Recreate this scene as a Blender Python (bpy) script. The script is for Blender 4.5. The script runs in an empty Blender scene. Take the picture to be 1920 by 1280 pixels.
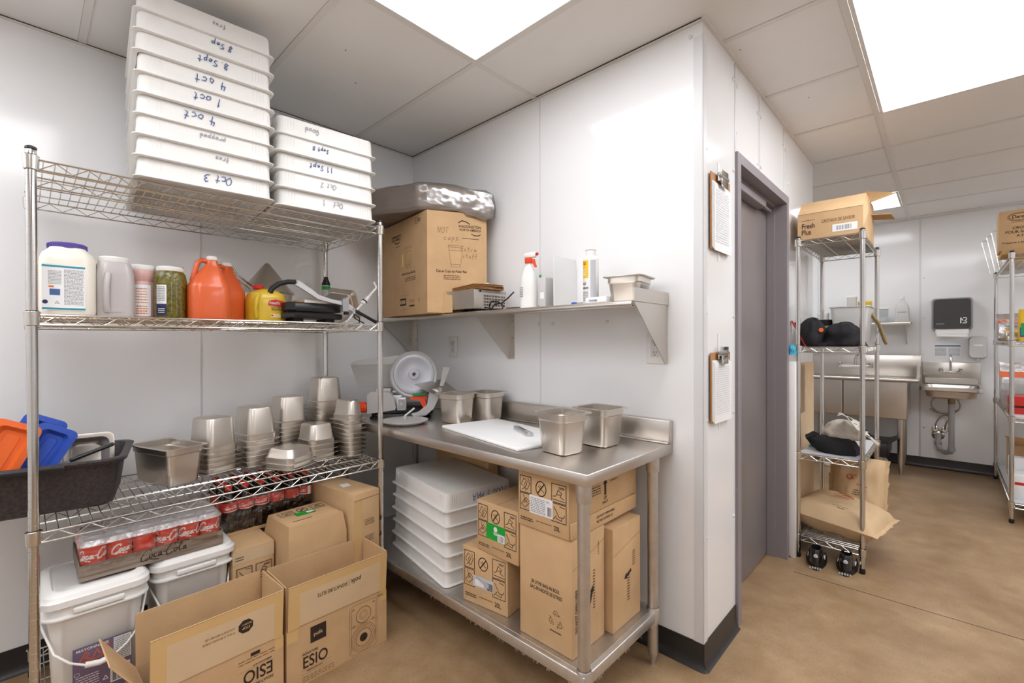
import bpy, bmesh, math, random
from mathutils import Matrix, Vector, Euler
random.seed(7)
SC = bpy.context.scene
COL = SC.collection
PI = math.pi
def R(d): return math.radians(d)

# ---------------------------------------------------------------- camera
_yaw, _pitch, _roll = R(43.128), R(-0.2615), R(0.1763)
_fw = Vector((-math.sin(_yaw)*math.cos(_pitch), math.cos(_yaw)*math.cos(_pitch), math.sin(_pitch)))
_rt = Vector((math.cos(_yaw), math.sin(_yaw), 0)); _dn = _fw.cross(_rt)
_r = math.cos(_roll)*_rt + math.sin(_roll)*_dn
_d = -math.sin(_roll)*_rt + math.cos(_roll)*_dn
cd = bpy.data.cameras.new('camera'); cam = bpy.data.objects.new('camera', cd); COL.objects.link(cam)
cam.matrix_world = Matrix(((_r.x, -_d.x, -_fw.x, 2.61), (_r.y, -_d.y, -_fw.y, -1.786), (_r.z, -_d.z, -_fw.z, 1.27), (0, 0, 0, 1)))
cd.sensor_width = 36; cd.lens = 861.12/1920*36
cd.shift_x = (960-966.78)/1920; cd.shift_y = (644.72-640)/1920
cd.clip_start = 0.02
SC.camera = cam
# ---------------------------------------------------------------- exposure and world
SC.view_settings.view_transform = 'Standard'; SC.view_settings.look = 'None'
SC.view_settings.gamma = 1; SC.view_settings.use_curve_mapping = False
SC.view_settings.exposure = 0.0
LIGHT = 7.2
w = bpy.data.worlds.new('world'); SC.world = w; w.use_nodes = True
w.node_tree.nodes['Background'].inputs[0].default_value = (0.85, 0.9, 1, 1)
w.node_tree.nodes['Background'].inputs[1].default_value = 0.3

# ---------------------------------------------------------------- materials
def lin(c):
    if isinstance(c, str):
        c = [int(c[i:i+2], 16)/255 for i in (0, 2, 4)]
    return tuple((x/12.92 if x <= .04045 else ((x+.055)/1.055)**2.4) for x in c[:3])+(1,)
MATS = {}
def mat(name, color, rough=.5, metal=0, vary=0, scale=8, bump=0, bscale=60, stretch=None, rvary=0, emit=0, coat=0, trans=0, ior=1.45, color2=None, spec=None):
    m = bpy.data.materials.new(name); m.use_nodes = True; MATS[name] = m
    nt = m.node_tree; b = nt.nodes['Principled BSDF']; c = lin(color)
    b.inputs['Base Color'].default_value = c; b.inputs['Roughness'].default_value = rough; b.inputs['Metallic'].default_value = metal
    b.inputs['IOR'].default_value = ior
    if spec is not None: b.inputs['Specular IOR Level'].default_value = spec
    if coat: b.inputs['Coat Weight'].default_value = coat; b.inputs['Coat Roughness'].default_value = .1
    if trans: b.inputs['Transmission Weight'].default_value = trans
    if emit: b.inputs['Emission Color'].default_value = c; b.inputs['Emission Strength'].default_value = emit
    if vary or bump or rvary or color2:
        tc = nt.nodes.new('ShaderNodeTexCoord'); mp = nt.nodes.new('ShaderNodeMapping')
        nt.links.new(tc.outputs['Object'], mp.inputs[0])
        if stretch: mp.inputs['Scale'].default_value = stretch
        n = nt.nodes.new('ShaderNodeTexNoise'); n.inputs['Scale'].default_value = scale; n.inputs['Detail'].default_value = 4
        nt.links.new(mp.outputs[0], n.inputs['Vector'])
        if vary or color2:
            r = nt.nodes.new('ShaderNodeValToRGB'); r.color_ramp.elements[0].position = .32; r.color_ramp.elements[1].position = .68
            c2 = lin(color2) if color2 else tuple(x*(1-vary) for x in c[:3])+(1,)
            r.color_ramp.elements[0].color = c2; r.color_ramp.elements[1].color = c if color2 else tuple(min(1, x*(1+vary*.5)) for x in c[:3])+(1,)
            nt.links.new(n.outputs[0], r.inputs[0]); nt.links.new(r.outputs[0], b.inputs['Base Color'])
        if rvary:
            mr = nt.nodes.new('ShaderNodeMapRange'); mr.inputs[3].default_value = max(.02, rough-rvary); mr.inputs[4].default_value = rough+rvary
            nt.links.new(n.outputs[0], mr.inputs[0]); nt.links.new(mr.outputs[0], b.inputs['Roughness'])
        if bump:
            n2 = nt.nodes.new('ShaderNodeTexNoise'); n2.inputs['Scale'].default_value = bscale; n2.inputs['Detail'].default_value = 3
            nt.links.new(mp.outputs[0], n2.inputs['Vector'])
            bp = nt.nodes.new('ShaderNodeBump'); bp.inputs['Strength'].default_value = bump; bp.inputs['Distance'].default_value = .01
            nt.links.new(n2.outputs[0], bp.inputs['Height']); nt.links.new(bp.outputs[0], b.inputs['Normal'])
    return m
def film(name, tint='ffffff', gloss=.15, rough=.08, bscale=25, bump=.6, haze=0):
    m = bpy.data.materials.new(name); m.use_nodes = True; MATS[name] = m; nt = m.node_tree
    for n in list(nt.nodes): nt.nodes.remove(n)
    o = nt.nodes.new('ShaderNodeOutputMaterial'); mx = nt.nodes.new('ShaderNodeMixShader')
    t = nt.nodes.new('ShaderNodeBsdfTransparent'); t.inputs[0].default_value = lin(tint)
    g = nt.nodes.new('ShaderNodeBsdfGlossy'); g.inputs['Roughness'].default_value = rough
    tc = nt.nodes.new('ShaderNodeTexCoord'); n = nt.nodes.new('ShaderNodeTexNoise'); n.inputs['Scale'].default_value = bscale
    nt.links.new(tc.outputs['Object'], n.inputs['Vector'])
    bp = nt.nodes.new('ShaderNodeBump'); bp.inputs['Strength'].default_value = bump; bp.inputs['Distance'].default_value = .02
    nt.links.new(n.outputs[0], bp.inputs['Height']); nt.links.new(bp.outputs[0], g.inputs['Normal'])
    mx.inputs[0].default_value = gloss
    nt.links.new(t.outputs[0], mx.inputs[1]); nt.links.new(g.outputs[0], mx.inputs[2]); nt.links.new(mx.outputs[0], o.inputs[0])
    if haze:
        d = nt.nodes.new('ShaderNodeBsdfDiffuse'); d.inputs[0].default_value = lin('f2eeec'); m2 = nt.nodes.new('ShaderNodeMixShader'); m2.inputs[0].default_value = haze
        nt.links.new(mx.outputs[0], m2.inputs[1]); nt.links.new(d.outputs[0], m2.inputs[2]); nt.links.new(m2.outputs[0], o.inputs[0])
    return m

mat('wall_panel', 'efefef', .15, bump=.08, bscale=1.8, coat=.35)
mat('wall_seam', 'dadada', .35)
mat('ceiling_tile', 'eceae7', .8, vary=.02, scale=3)
mat('ceiling_bar', 'e2dfda', .6)
mat('gap', '3a3633', .9)
mat('joint', 'b4afa9', .9)
mat('light_diffuser', 'f8faff', .5, emit=LIGHT)
mat('door_steel', '87807f', .42, .3, vary=.08, scale=3, rvary=.1)
mat('door_frame', '8f888b', .45, .15)
mat('cove_base', '2a2726', .35, vary=.15, scale=15)
mat('stainless', 'd0cbc4', .3, 1, vary=.05, scale=4, rvary=.07)
mat('stainless_top', 'cfc9c2', .33, 1, vary=.05, scale=4, rvary=.07)
mat('pan_steel', 'dad3ca', .36, 1, vary=.03, scale=10, rvary=.06)
mat('chrome', 'cfcdca', .16, 1)
mat('wire', 'd6d3cd', .22, 1)
mat('galvanised', 'cfccc8', .45, 1, vary=.08, scale=30)
mat('white_plastic', 'eeece8', .35, bump=.03, bscale=40)
mat('tray_plastic', 'e9e7e3', .42, vary=.03, scale=12)
mat('grey_plastic', 'c9c7c4', .4)
mat('black_plastic', '1f1d1e', .35)
mat('black_rubber', '151414', .6)
mat('tub_plastic', '3a3333', .42, vary=.5, scale=120, bump=.3, bscale=250)
mat('cardboard', 'cfab80', .85, vary=.08, scale=9, bump=.08, bscale=60)
mat('cardboard_light', 'dab88a', .85, vary=.06, scale=9)
mat('cardboard_pale', 'd8bd98', .85, vary=.04, scale=9)
mat('cardboard_inside', 'c49c6a', .9, vary=.1, scale=7)
mat('tape', 'd9b47c', .45)
mat('ink', '33261c', .8)
mat('ink_soft', '80603e', .85)
mat('pen_blue', '4a6596', .7)
mat('pen_grey', 'a9a9b0', .7)
mat('label_white', 'eeeeee', .5)
mat('label_grey', 'c2c4c8', .5)
mat('label_text', '8b8b8f', .6)
mat('label_teal', '2b8fa3', .5)
mat('label_navy', '2a2f55', .5)
mat('label_green', '1aa53b', .45)
mat('label_purple', '75637d', .45)
mat('label_orange', 'e27b3d', .5)
mat('purple_lid', '5d4fa0', .4)
mat('cream_jar', 'ece6d8', .3, coat=.3)
mat('smoke_jar', 'bdb6b4', .3, coat=.3)
mat('pink_jar', 'd3a8a2', .3)
mat('relish', '7d7420', .5, color2='48430f', scale=90, coat=.6)
mat('orange_jug', 'd8602f', .32, coat=.3)
mat('mustard', 'd9b62f', .35, coat=.3)
mat('red', 'cc2d26', .4)
mat('cola_red', 'e03a30', .3, coat=.4)
mat('cola_white', 'f2f0ee', .5)
mat('cola_dark', '170c0a', .12, coat=.5)
mat('can_metal', 'c9c9cb', .25, 1)
mat('wood_print', 'a08f80', .7, color2='75675b', scale=7, stretch=(1, 1, 14))
mat('orange_plastic', 'e8692c', .35)
mat('orange_knob', 'e8481c', .4)
mat('blue_plastic', '2f52b4', .35)
mat('green_plastic', '1e9c58', .4)
mat('cast_aluminium', 'c6c6c8', .3, .7)
mat('grey_paint', 'b3b0ad', .45, .1)
mat('blade', 'a2a2a8', .35, .5)
mat('guard_grey', 'a5a3a1', .4, .2)
mat('cutting_board', 'f1f1f0', .5, bump=.03, bscale=80)
mat('paper', 'efefee', .7)
mat('brown_board', 'a9794c', .7)
mat('black_cloth', '1d1c1f', .85, bump=.3, bscale=30)
mat('grey_cloth', 'c9c2b6', .9, bump=.3, bscale=40)
mat('sack_paper', 'cdb08a', .8, vary=.06, scale=6, bump=.25, bscale=9)
mat('bundle_fill', 'a89c92', .7, vary=.1, scale=5, stretch=(1, 1, 12))
mat('sack_dark', 'a8805a', .8)
mat('teal_plastic', '3fa4c4', .5)
mat('yellow_label', 'ecc22e', .5)
mat('snack_red', 'c8543a', .4, color2='d9c8b8', scale=40)
mat('snack_brown', '8a5a3a', .4, color2='d8cfc4', scale=60)
mat('pvc_grey', 'a7a5a6', .4)
mat('brass', '8d7b58', .35, .8)
mat('steel_hose', 'a9a39a', .35, .9)
mat('smoke_black', '23201f', .15, coat=.6)
mat('clear_plastic', 'dfe3e6', .1, trans=.75)
mat('tub_clear', 'e2e2df', .35, trans=.25)
film('film_clear', 'fafafa', .1, .12, 30, .8)
film('film_case', 'f6f2f0', .14, .16, 18, 1.0)
film('film_top', 'f4f0ee', .2, .25, 16, 1.0, haze=.25)
film('film_bag', 'e8e5e2', .24, .22, 9, .8)

# ---------------------------------------------------------------- mesh helpers
I4 = Matrix.Identity(4)
def T(x, y, z): return Matrix.Translation((x, y, z))
def RZ(d): return Matrix.Rotation(R(d), 4, 'Z')
def RX(d): return Matrix.Rotation(R(d), 4, 'X')
def RY(d): return Matrix.Rotation(R(d), 4, 'Y')
def frame(o, xd, yd):
    x = Vector(xd).normalized(); y = Vector(yd).normalized(); z = x.cross(y)
    return Matrix(((x.x, y.x, z.x, o[0]), (x.y, y.y, z.y, o[1]), (x.z, y.z, z.z, o[2]), (0, 0, 0, 1)))
def px_face(x, y, z): return frame((x, y, z), (0, 1, 0), (0, 0, 1))       # face looking towards +X
def ny_face(x, y, z): return frame((x, y, z), (1, 0, 0), (0, 0, 1))       # face looking towards -Y
_tc = {}
def text_mesh(s):
    if s not in _tc:
        c = bpy.data.curves.new('t', 'FONT'); c.body = s; c.size = 1; c.resolution_u = 4; c.offset = .012
        o = bpy.data.objects.new('t', c); COL.objects.link(o)
        me = bpy.data.meshes.new_from_object(o.evaluated_get(bpy.context.evaluated_depsgraph_get()))
        vs = [v.co.copy() for v in me.vertices]; fs = [tuple(p.vertices) for p in me.polygons]
        bpy.data.objects.remove(o); bpy.data.curves.remove(c); bpy.data.meshes.remove(me)
        _tc[s] = (vs, fs)
    return _tc[s]
G = {  # single-stroke hand lettering, unit height
 'O': [[(.35,1),(.1,.8),(.05,.4),(.25,.02),(.5,.1),(.62,.5),(.55,.9),(.35,1)]], 'o': [[(.25,.5),(.05,.3),(.1,.05),(.35,0),(.5,.2),(.42,.45),(.25,.5)]],
 'c': [[(.45,.45),(.2,.5),(.05,.25),(.2,0),(.48,.08)]], 't': [[(.25,.95),(.2,.1),(.35,0)],[(.02,.6),(.45,.62)]], '1': [[(.15,.8),(.3,1),(.3,0)]],
 '3': [[(.05,.9),(.35,1),(.45,.75),(.2,.55),(.48,.35),(.35,.03),(.02,.1)]], '4': [[(.1,1),(.05,.5),(.5,.5)],[(.42,.95),(.4,0)]], '2': [[(.05,.8),(.3,1),(.45,.7),(.05,.02),(.5,.05)]],
 '8': [[(.45,.85),(.2,1),(.1,.75),(.42,.3),(.25,0),(.05,.2),(.42,.7),(.45,.85)]], '.': [[(.1,0),(.15,.06)]], 'S': [[(.5,.9),(.2,1),(.08,.72),(.45,.38),(.3,.02),(.02,.1)]],
 'e': [[(.05,.25),(.42,.3),(.3,.5),(.08,.35),(.12,.05),(.42,.05)]], 'p': [[(.1,.5),(.08,-.4)],[(.1,.45),(.4,.5),(.42,.15),(.1,.05)]], 'G': [[(.55,.85),(.25,1),(.05,.5),(.25,0),(.55,.15),(.55,.42),(.35,.42)]],
 'C': [[(.5,.9),(.2,1),(.05,.5),(.2,0),(.52,.12)]], 'f': [[(.45,.95),(.25,.9),(.22,-.2)],[(.05,.5),(.4,.5)]], 'N': [[(.05,0),(.1,1),(.5,0),(.55,1)]], 'T': [[(.0,1),(.6,1)],[(.3,1),(.3,0)]],
 'E': [[(.5,1),(.08,.95),(.05,.05),(.5,0)],[(.08,.5),(.42,.5)]], 'x': [[(.05,.5),(.45,0)],[(.45,.5),(.05,0)]], 'r': [[(.1,.5),(.1,0)],[(.1,.35),(.4,.5)]], 'a': [[(.42,.45),(.15,.5),(.05,.2),(.2,0),(.42,.2),(.42,.48),(.5,0)]],
 's': [[(.4,.45),(.15,.5),(.12,.3),(.38,.2),(.3,0),(.05,.03)]], 'u': [[(.05,.5),(.08,.08),(.35,.05),(.42,.5),(.45,0)]], 'i': [[(.15,.5),(.15,0)],[(.15,.75),(.17,.78)]], '/': [[(.05,-.1),(.4,1)]],
 'd': [[(.42,1),(.42,0),(.15,.02),(.05,.3),(.2,.5),(.42,.35)]], 'g': [[(.42,.45),(.15,.5),(.05,.2),(.2,.05),(.42,.2),(.42,.48),(.4,-.3),(.1,-.35)]], 'M': [[(.05,0),(.1,1),(.35,.3),(.6,1),(.65,0)]], 'l': [[(.1,1),(.12,0)]],
 'A': [[(.02,0),(.3,1),(.55,0)],[(.12,.4),(.45,.4)]], 'J': [[(.4,1),(.4,.1),(.05,.05)]], '-': [[(.05,.4),(.4,.4)]], 'k': [[(.1,1),(.1,0)],[(.4,.5),(.1,.25),(.42,0)]], 'D': [[(.1,1),(.1,0),(.5,.25),(.5,.75),(.1,1)]],
 'b': [[(.1,1),(.1,0),(.4,.05),(.42,.45),(.1,.4)]], 'n': [[(.1,.5),(.1,0)],[(.1,.35),(.3,.5),(.42,.35),(.42,0)]]}
# running script lettering for the soft drink name
COLA = [[(1.05,.82),(1.0,1.02),(.72,1.05),(.3,.75),(.08,.25),(.12,-.1),(.4,-.15),(.8,.1)], [(1.15,.45),(.95,.3),(.95,.08),(1.15,.05),(1.3,.3),(1.2,.45),(1.15,.45)],
 [(1.7,.42),(1.5,.42),(1.4,.12),(1.6,.02),(1.8,.15)], [(2.2,.42),(2.0,.42),(1.9,.12),(2.05,.04),(2.22,.42),(2.2,.1),(2.38,.05)], [(2.45,.35),(2.7,.38)],
 [(3.7,.85),(3.6,1.08),(3.3,1.1),(2.95,.75),(2.78,.25),(2.9,-.1),(3.2,-.1),(3.5,.15)], [(3.85,.45),(3.65,.3),(3.65,.08),(3.85,.05),(4.0,.3),(3.9,.45),(3.85,.45)],
 [(4.1,.3),(4.5,1.05),(4.4,1.1),(4.2,.3),(4.3,.02),(4.5,.12)], [(4.95,.42),(4.75,.42),(4.65,.12),(4.8,.04),(4.98,.42),(4.95,.1),(5.15,.05)], [(.6,-.2),(1.0,-.05),(1.5,-.2),(2.0,-.3)], [(3.6,1.1),(4.1,.95),(4.9,1.1),(5.3,1.0)]]

class MB:
    def __init__(s): s.v = []; s.f = []; s.m = []; s.mats = []; s.X = I4
    def mi(s, m):
        m = MATS[m]
        if m not in s.mats: s.mats.append(m)
        return s.mats.index(m)
    def add(s, vs, fs, m, M=None):
        k = len(s.v); M = s.X @ M if M is not None else s.X; i = s.mi(m)
        s.v += [M @ Vector(v) for v in vs]; s.f += [tuple(k+a for a in f) for f in fs]; s.m += [i]*len(fs); return s
    def box(s, c, d, m, M=None, bev=0):
        x, y, z = [a/2 for a in d]
        if not bev:
            vs = [(c[0]+i*x, c[1]+j*y, c[2]+k*z) for i in (-1, 1) for j in (-1, 1) for k in (-1, 1)]
            return s.add(vs, [(0,1,3,2),(4,6,7,5),(0,4,5,1),(2,3,7,6),(0,2,6,4),(1,5,7,3)], m, M)
        b = min(bev, x*.9, y*.9, z*.9)
        rings = [s.rr(x-b, y-b, min(b, x-b, y-b)*.5, c[2]-z, 2, c[0], c[1]), s.rr(x-b*.3, y-b*.3, b, c[2]-z+b*.3, 2, c[0], c[1]), s.rr(x, y, b, c[2]-z+b, 2, c[0], c[1]),
                 s.rr(x, y, b, c[2]+z-b, 2, c[0], c[1]), s.rr(x-b*.3, y-b*.3, b, c[2]+z-b*.3, 2, c[0], c[1]), s.rr(x-b, y-b, min(b, x-b, y-b)*.5, c[2]+z, 2, c[0], c[1])]
        return s.loft(rings, m, M)
    def b2(s, x0, x1, y0, y1, z0, z1, m, M=None, bev=0):
        return s.box(((x0+x1)/2, (y0+y1)/2, (z0+z1)/2), (abs(x1-x0), abs(y1-y0), abs(z1-z0)), m, M, bev)
    def rr(s, hx, hy, r, z, n=4, cx=0, cy=0):
        r = max(1e-4, min(r, hx*.999, hy*.999)); out = []
        for k, (sx, sy) in enumerate(((1, 1), (-1, 1), (-1, -1), (1, -1))):
            for i in range(n+1):
                a = PI/2*k + PI/2*i/n
                out.append((cx+sx*(hx-r)+r*math.cos(a), cy+sy*(hy-r)+r*math.sin(a), z))
        return out
    def loft(s, rings, m, M=None, c0=True, c1=True, closed=False):
        n = len(rings[0]); vs = [p for r in rings for p in r]; fs = []
        K = len(rings)
        for a in range(K if closed else K-1):
            b = (a+1) % K
            for i in range(n):
                j = (i+1) % n; fs.append((a*n+i, a*n+j, b*n+j, b*n+i))
        if not closed:
            if c0: fs.append(tuple(reversed(range(n))))
            if c1: fs.append(tuple((K-1)*n+i for i in range(n)))
        return s.add(vs, fs, m, M)
    def lathe(s, prof, m, M=None, n=20, c0=True, c1=True):
        return s.loft([[(r*math.cos(2*PI*i/n), r*math.sin(2*PI*i/n), z) for i in range(n)] for r, z in prof], m, M, c0, c1)
    def cyl(s, p, q, r, m, n=10, r2=None, M=None):
        return s.tube([p, q], r, m, n, M=M, r2=r2)
    def tube(s, pts, r, m, n=8, M=None, r2=None, closed=False):
        P = [Vector(p) for p in pts]; rings = []; up = None; K = len(P)
        for i, p in enumerate(P):
            if closed: d = P[(i+1) % K]-P[i-1]
            else: d = P[min(i+1, K-1)]-P[max(i-1, 0)]
            d.normalize()
            if up is None: up = Vector((0, 0, 1)) if abs(d.z) < .9 else Vector((1, 0, 0))
            a = d.cross(up)
            if a.length < 1e-4: a = d.cross(Vector((0, 1, .1)))
            a.normalize(); b = a.cross(d); up = b
            rad = r if r2 is None else r+(r2-r)*i/(K-1)
            rings.append([tuple(p+rad*(math.cos(2*PI*k/n)*a+math.sin(2*PI*k/n)*b)) for k in range(n)])
        return s.loft(rings, m, M, closed=closed)
    def prism(s, poly, h, m, M=None, z0=0):
        return s.loft([[(x, y, z0) for x, y in poly], [(x, y, z0+h) for x, y in poly]], m, M)
    def quad(s, pts, m, M=None): return s.add(pts, [tuple(range(len(pts)))], m, M)
    def sheet(s, pts, t, m, M=None):   # thin slab from a 3D polygon, thickness t along its normal
        P = [Vector(p) for p in pts]; nrm = (P[1]-P[0]).cross(P[2]-P[0]).normalized()*t
        return s.loft([[tuple(p) for p in P], [tuple(p+nrm) for p in P]], m, M)
    def rect(s, x, y, w_, h, m, M, z=.0006):   # printed rectangle on a face frame
        return s.quad([(x, y, z), (x+w_, y, z), (x+w_, y+h, z), (x, y+h, z)], m, M)
    def lines(s, L, w_, m, M=None, z=.0008, fn=None):
        for pl in L:
            for a, b in zip(pl, pl[1:]):
                a = Vector(a); b = Vector(b); d = b-a
                if d.length < 1e-6: continue
                nn = Vector((-d.y, d.x)).normalized()*w_/2; e = d.normalized()*w_*.3
                q = [a-nn-e, b-nn+e, b+nn+e, a+nn-e]
                s.quad([fn(p.x, p.y, z) if fn else (p.x, p.y, z) for p in q], m, M)
        return s
    def circ(s, cx, cy, r, w_, m, M, n=24, z=.0008, ry=None):
        ry = ry or r
        return s.lines([[(cx+r*math.cos(2*PI*i/n), cy+ry*math.sin(2*PI*i/n)) for i in range(n+1)]], w_, m, M, z)
    def disc(s, cx, cy, r, m, M, n=20, z=.0007):
        return s.quad([(cx+r*math.cos(2*PI*i/n), cy+r*math.sin(2*PI*i/n), z) for i in range(n)], m, M)
    def text(s, t, x, y, h, m, M, z=.0009, wscale=1, shear=0, fn=None, center=False):
        vs, fs = text_mesh(t); k = h/.72
        if not vs: return s
        if center:
            x -= (max(v.x for v in vs)*k*wscale)/2
        out = [((v.x+shear*v.y)*k*wscale+x, v.y*k+y) for v in vs]
        return s.add([fn(a, b, z) if fn else (a, b, z) for a, b in out], fs, m, M)
    def hand(s, t, x, y, h, m, M, w_=.003, z=.0008, sp=.7, jit=.04):
        cx = x
        for ch in t:
            if ch == ' ': cx += h*.45; continue
            for st in G.get(ch, []):
                s.lines([[(cx+(px+random.uniform(-jit, jit))*h+py*h*.12, y+(py+random.uniform(-jit, jit))*h) for px, py in st]], w_, m, M, z)
            cx += h*sp
        return s
    def script(s, x, y, w_tot, m, M, lw=.14, z=.0008, fn=None):
        k = w_tot/5.3
        return s.lines([[(x+(px+py*.15)*k, y+py*k*1.15) for px, py in st] for st in COLA], lw*k, m, M, z, fn)
    def gibber(s, x, y, w_, h, rows, m, M, fill=.45, z=.0007, fn=None):  # rows of fine print too small to read
        for i in range(rows):
            yy = y+h-(i+.5)*h/rows; xx = x
            while xx < x+w_*.97:
                L = min(random.uniform(.06, .22)*w_, x+w_-xx); a = fill*h/rows/2
                q = [(xx, yy-a), (xx+L, yy-a), (xx+L, yy+a), (xx, yy+a)]
                s.quad([fn(p[0], p[1], z) if fn else (p[0], p[1], z) for p in q], m, M); xx += L+.03*w_
        return s
    def bars(s, x, y, w_, h, m, M, n=16, z=.0009):
        for i in range(n):
            bw = w_/n*random.choice((.3, .5, .7)); s.rect(x+i*w_/n, y, bw, h, m, M, z)
        return s
    def build(s, name, parent=None, loc=(0, 0, 0), rot=(0, 0, 0), smooth=40, recalc=False):
        me = bpy.data.meshes.new(name); me.from_pydata([tuple(v) for v in s.v], [], s.f)
        for m in s.mats: me.materials.append(m)
        me.polygons.foreach_set('material_index', s.m)
        if recalc:
            bm = bmesh.new(); bm.from_mesh(me); bmesh.ops.recalc_face_normals(bm, faces=bm.faces); bm.to_mesh(me); bm.free()
        me.polygons.foreach_set('use_smooth', [True]*len(me.polygons)); me.update()
        if smooth: me.set_sharp_from_angle(angle=R(smooth))
        o = bpy.data.objects.new(name, me); COL.objects.link(o); o.location = loc; o.rotation_euler = rot
        if parent: o.parent = parent
        return o
def tag(o, label, cat, group=None):
    o['label'] = label; o['category'] = cat
    if group: o['group'] = group
    return o
def thing(name, label, cat, loc=(0, 0, 0), rz=0, group=None, rot=None):
    o = bpy.data.objects.new(name, None); o.empty_display_size = .05; COL.objects.link(o); o.location = loc
    o.rotation_euler = rot or (0, 0, R(rz)); return tag(o, label, cat, group)
def struct(o): o['kind'] = 'structure'; return o
def copy_tree(o, parent=None):
    c = o.copy(); COL.objects.link(c)
    if parent: c.parent = parent
    for ch in [x for x in ALLOBJ() if x.parent == o]: copy_tree(ch, c)
    return c
def ALLOBJ(): return list(bpy.data.objects)
def arc(cx, cy, r, a0, a1, n=8): return [(cx+r*math.cos(R(a0+(a1-a0)*i/n)), cy+r*math.sin(R(a0+(a1-a0)*i/n))) for i in range(n+1)]

# ================================================================ THE SETTING
H = 2.51; XW = 1.927; XE = 4.9; YD = 4.4; YN = -3.6
YC = 2.0   # wall beside the door ends here
# floor
m = bpy.data.materials.new('polished_concrete'); m.use_nodes = True; MATS['floor'] = m; nt = m.node_tree; b = nt.nodes['Principled BSDF']
tc = nt.nodes.new('ShaderNodeTexCoord')
def noise(sc, det=6, rough=.6):
    n = nt.nodes.new('ShaderNodeTexNoise'); n.inputs['Scale'].default_value = sc; n.inputs['Detail'].default_value = det; n.inputs['Roughness'].default_value = rough
    nt.links.new(tc.outputs['Object'], n.inputs['Vector']); return n
n1 = noise(1.6, 5); n2 = noise(130, 2, .6); n3 = noise(9, 6)
r1 = nt.nodes.new('ShaderNodeValToRGB'); r1.color_ramp.elements[0].position = .3; r1.color_ramp.elements[1].position = .7
r1.color_ramp.elements[0].color = lin('96795a'); r1.color_ramp.elements[1].color = lin('b99d7b')
r2 = nt.nodes.new('ShaderNodeValToRGB'); r2.color_ramp.elements[0].position = .26; r2.color_ramp.elements[1].position = .46
r2.color_ramp.elements[0].color = lin('9a8d7c'); r2.color_ramp.elements[1].color = (1, 1, 1, 1)
r3 = nt.nodes.new('ShaderNodeValToRGB'); r3.color_ramp.elements[0].position = .35; r3.color_ramp.elements[1].position = .7
r3.color_ramp.elements[0].color = lin('dcd3c4'); r3.color_ramp.elements[1].color = (1, 1, 1, 1)
nt.links.new(n1.outputs[0], r1.inputs[0]); nt.links.new(n2.outputs[0], r2.inputs[0]); nt.links.new(n3.outputs[0], r3.inputs[0])
x1 = nt.nodes.new('ShaderNodeMixRGB'); x1.blend_type = 'MULTIPLY'; x1.inputs[0].default_value = .45
x2 = nt.nodes.new('ShaderNodeMixRGB'); x2.blend_type = 'MULTIPLY'; x2.inputs[0].default_value = .8
nt.links.new(r1.outputs[0], x1.inputs[1]); nt.links.new(r2.outputs[0], x1.inputs[2]); nt.links.new(x1.outputs[0], x2.inputs[1]); nt.links.new(r3.outputs[0], x2.inputs[2])
nt.links.new(x2.outputs[0], b.inputs['Base Color'])
mr = nt.nodes.new('ShaderNodeMapRange'); mr.inputs[3].default_value = .2; mr.inputs[4].default_value = .5
nt.links.new(n3.outputs[0], mr.inputs[0]); nt.links.new(mr.outputs[0], b.inputs['Roughness'])
bp = nt.nodes.new('ShaderNodeBump'); bp.inputs['Strength'].default_value = .12; bp.inputs['Distance'].default_value = .004
nt.links.new(n2.outputs[0], bp.inputs['Height']); nt.links.new(bp.outputs[0], b.inputs['Normal'])
M_ = MB(); M_.b2(-.15, XE+.15, YN-.15, YD+.15, -.1, 0, 'floor')
M_.b2(2.0, XE, 1.10, 1.104, 0, .0006, 'gap')
struct(M_.build('floor'))
# walls
def wall(name, boxes, seams=(), screws=()):
    a = MB()
    for b_ in boxes: a.b2(*b_, 'wall_panel')
    for s_ in seams: a.b2(*s_, 'wall_seam', bev=.002)
    for p, d in screws:
        a.lathe([(.009, 0), (.008, .003), (.004, .005), (.001, .0055)], 'wall_seam', frame(p, *d), n=10)
    return struct(a.build(name))
wall('wall_left', [(-.12, 0, YN, 0, 0, H)], [(0, .0015, y-.004, y+.004, .1, H) for y in (-1.21, -2.43)])
wall('wall_back', [(-.12, XW-.12, 0, .12, 0, H)], [(x-.004, x+.004, -.0015, 0, .1, H) for x in (1.11,)],
     [((x, 0, z), ((1, 0, 0), (0, 0, 1))) for x, z in ((1.10, 1.36), (1.19, 1.36), (1.5, 1.36), (1.88, 2.46))])
DY0, DY1, DH = .415, 1.23, 2.065
pf = ((0, 1, 0), (0, 0, 1))
sc_ = [((XW, y, z), pf) for y in (.035, .345) for z in (2.42, 2.02, 1.38, .96, .5)]
sc_ += [((XW, y, z), pf) for y, z in ((.70, 2.40), (.76, 2.40), (.70, 2.15), (.76, 2.15), (1.19, 2.40), (1.24, 2.38), (.35, 2.42), (.385, 2.2), (.40, 2.41), (1.30, 1.0), (1.30, 2.2))]
wall('wall_door_side', [(XW-.12, XW, 0, DY0-.02, 0, H), (XW-.12, XW, DY1+.02, YC, 0, H), (XW-.12, XW, DY0-.02, DY1+.02, DH+.02, H)],
     [(XW, XW+.0025, y-.01, y+.01, z, H) for y, z in ((.372, 2.11), (.735, 2.11), (1.21, 2.11))], sc_)
wall('wall_alcove', [(.6, XW-.12, YC-.12, YC, 0, H), (.48, .6, YC-.12, YD, 0, H)])
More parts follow.
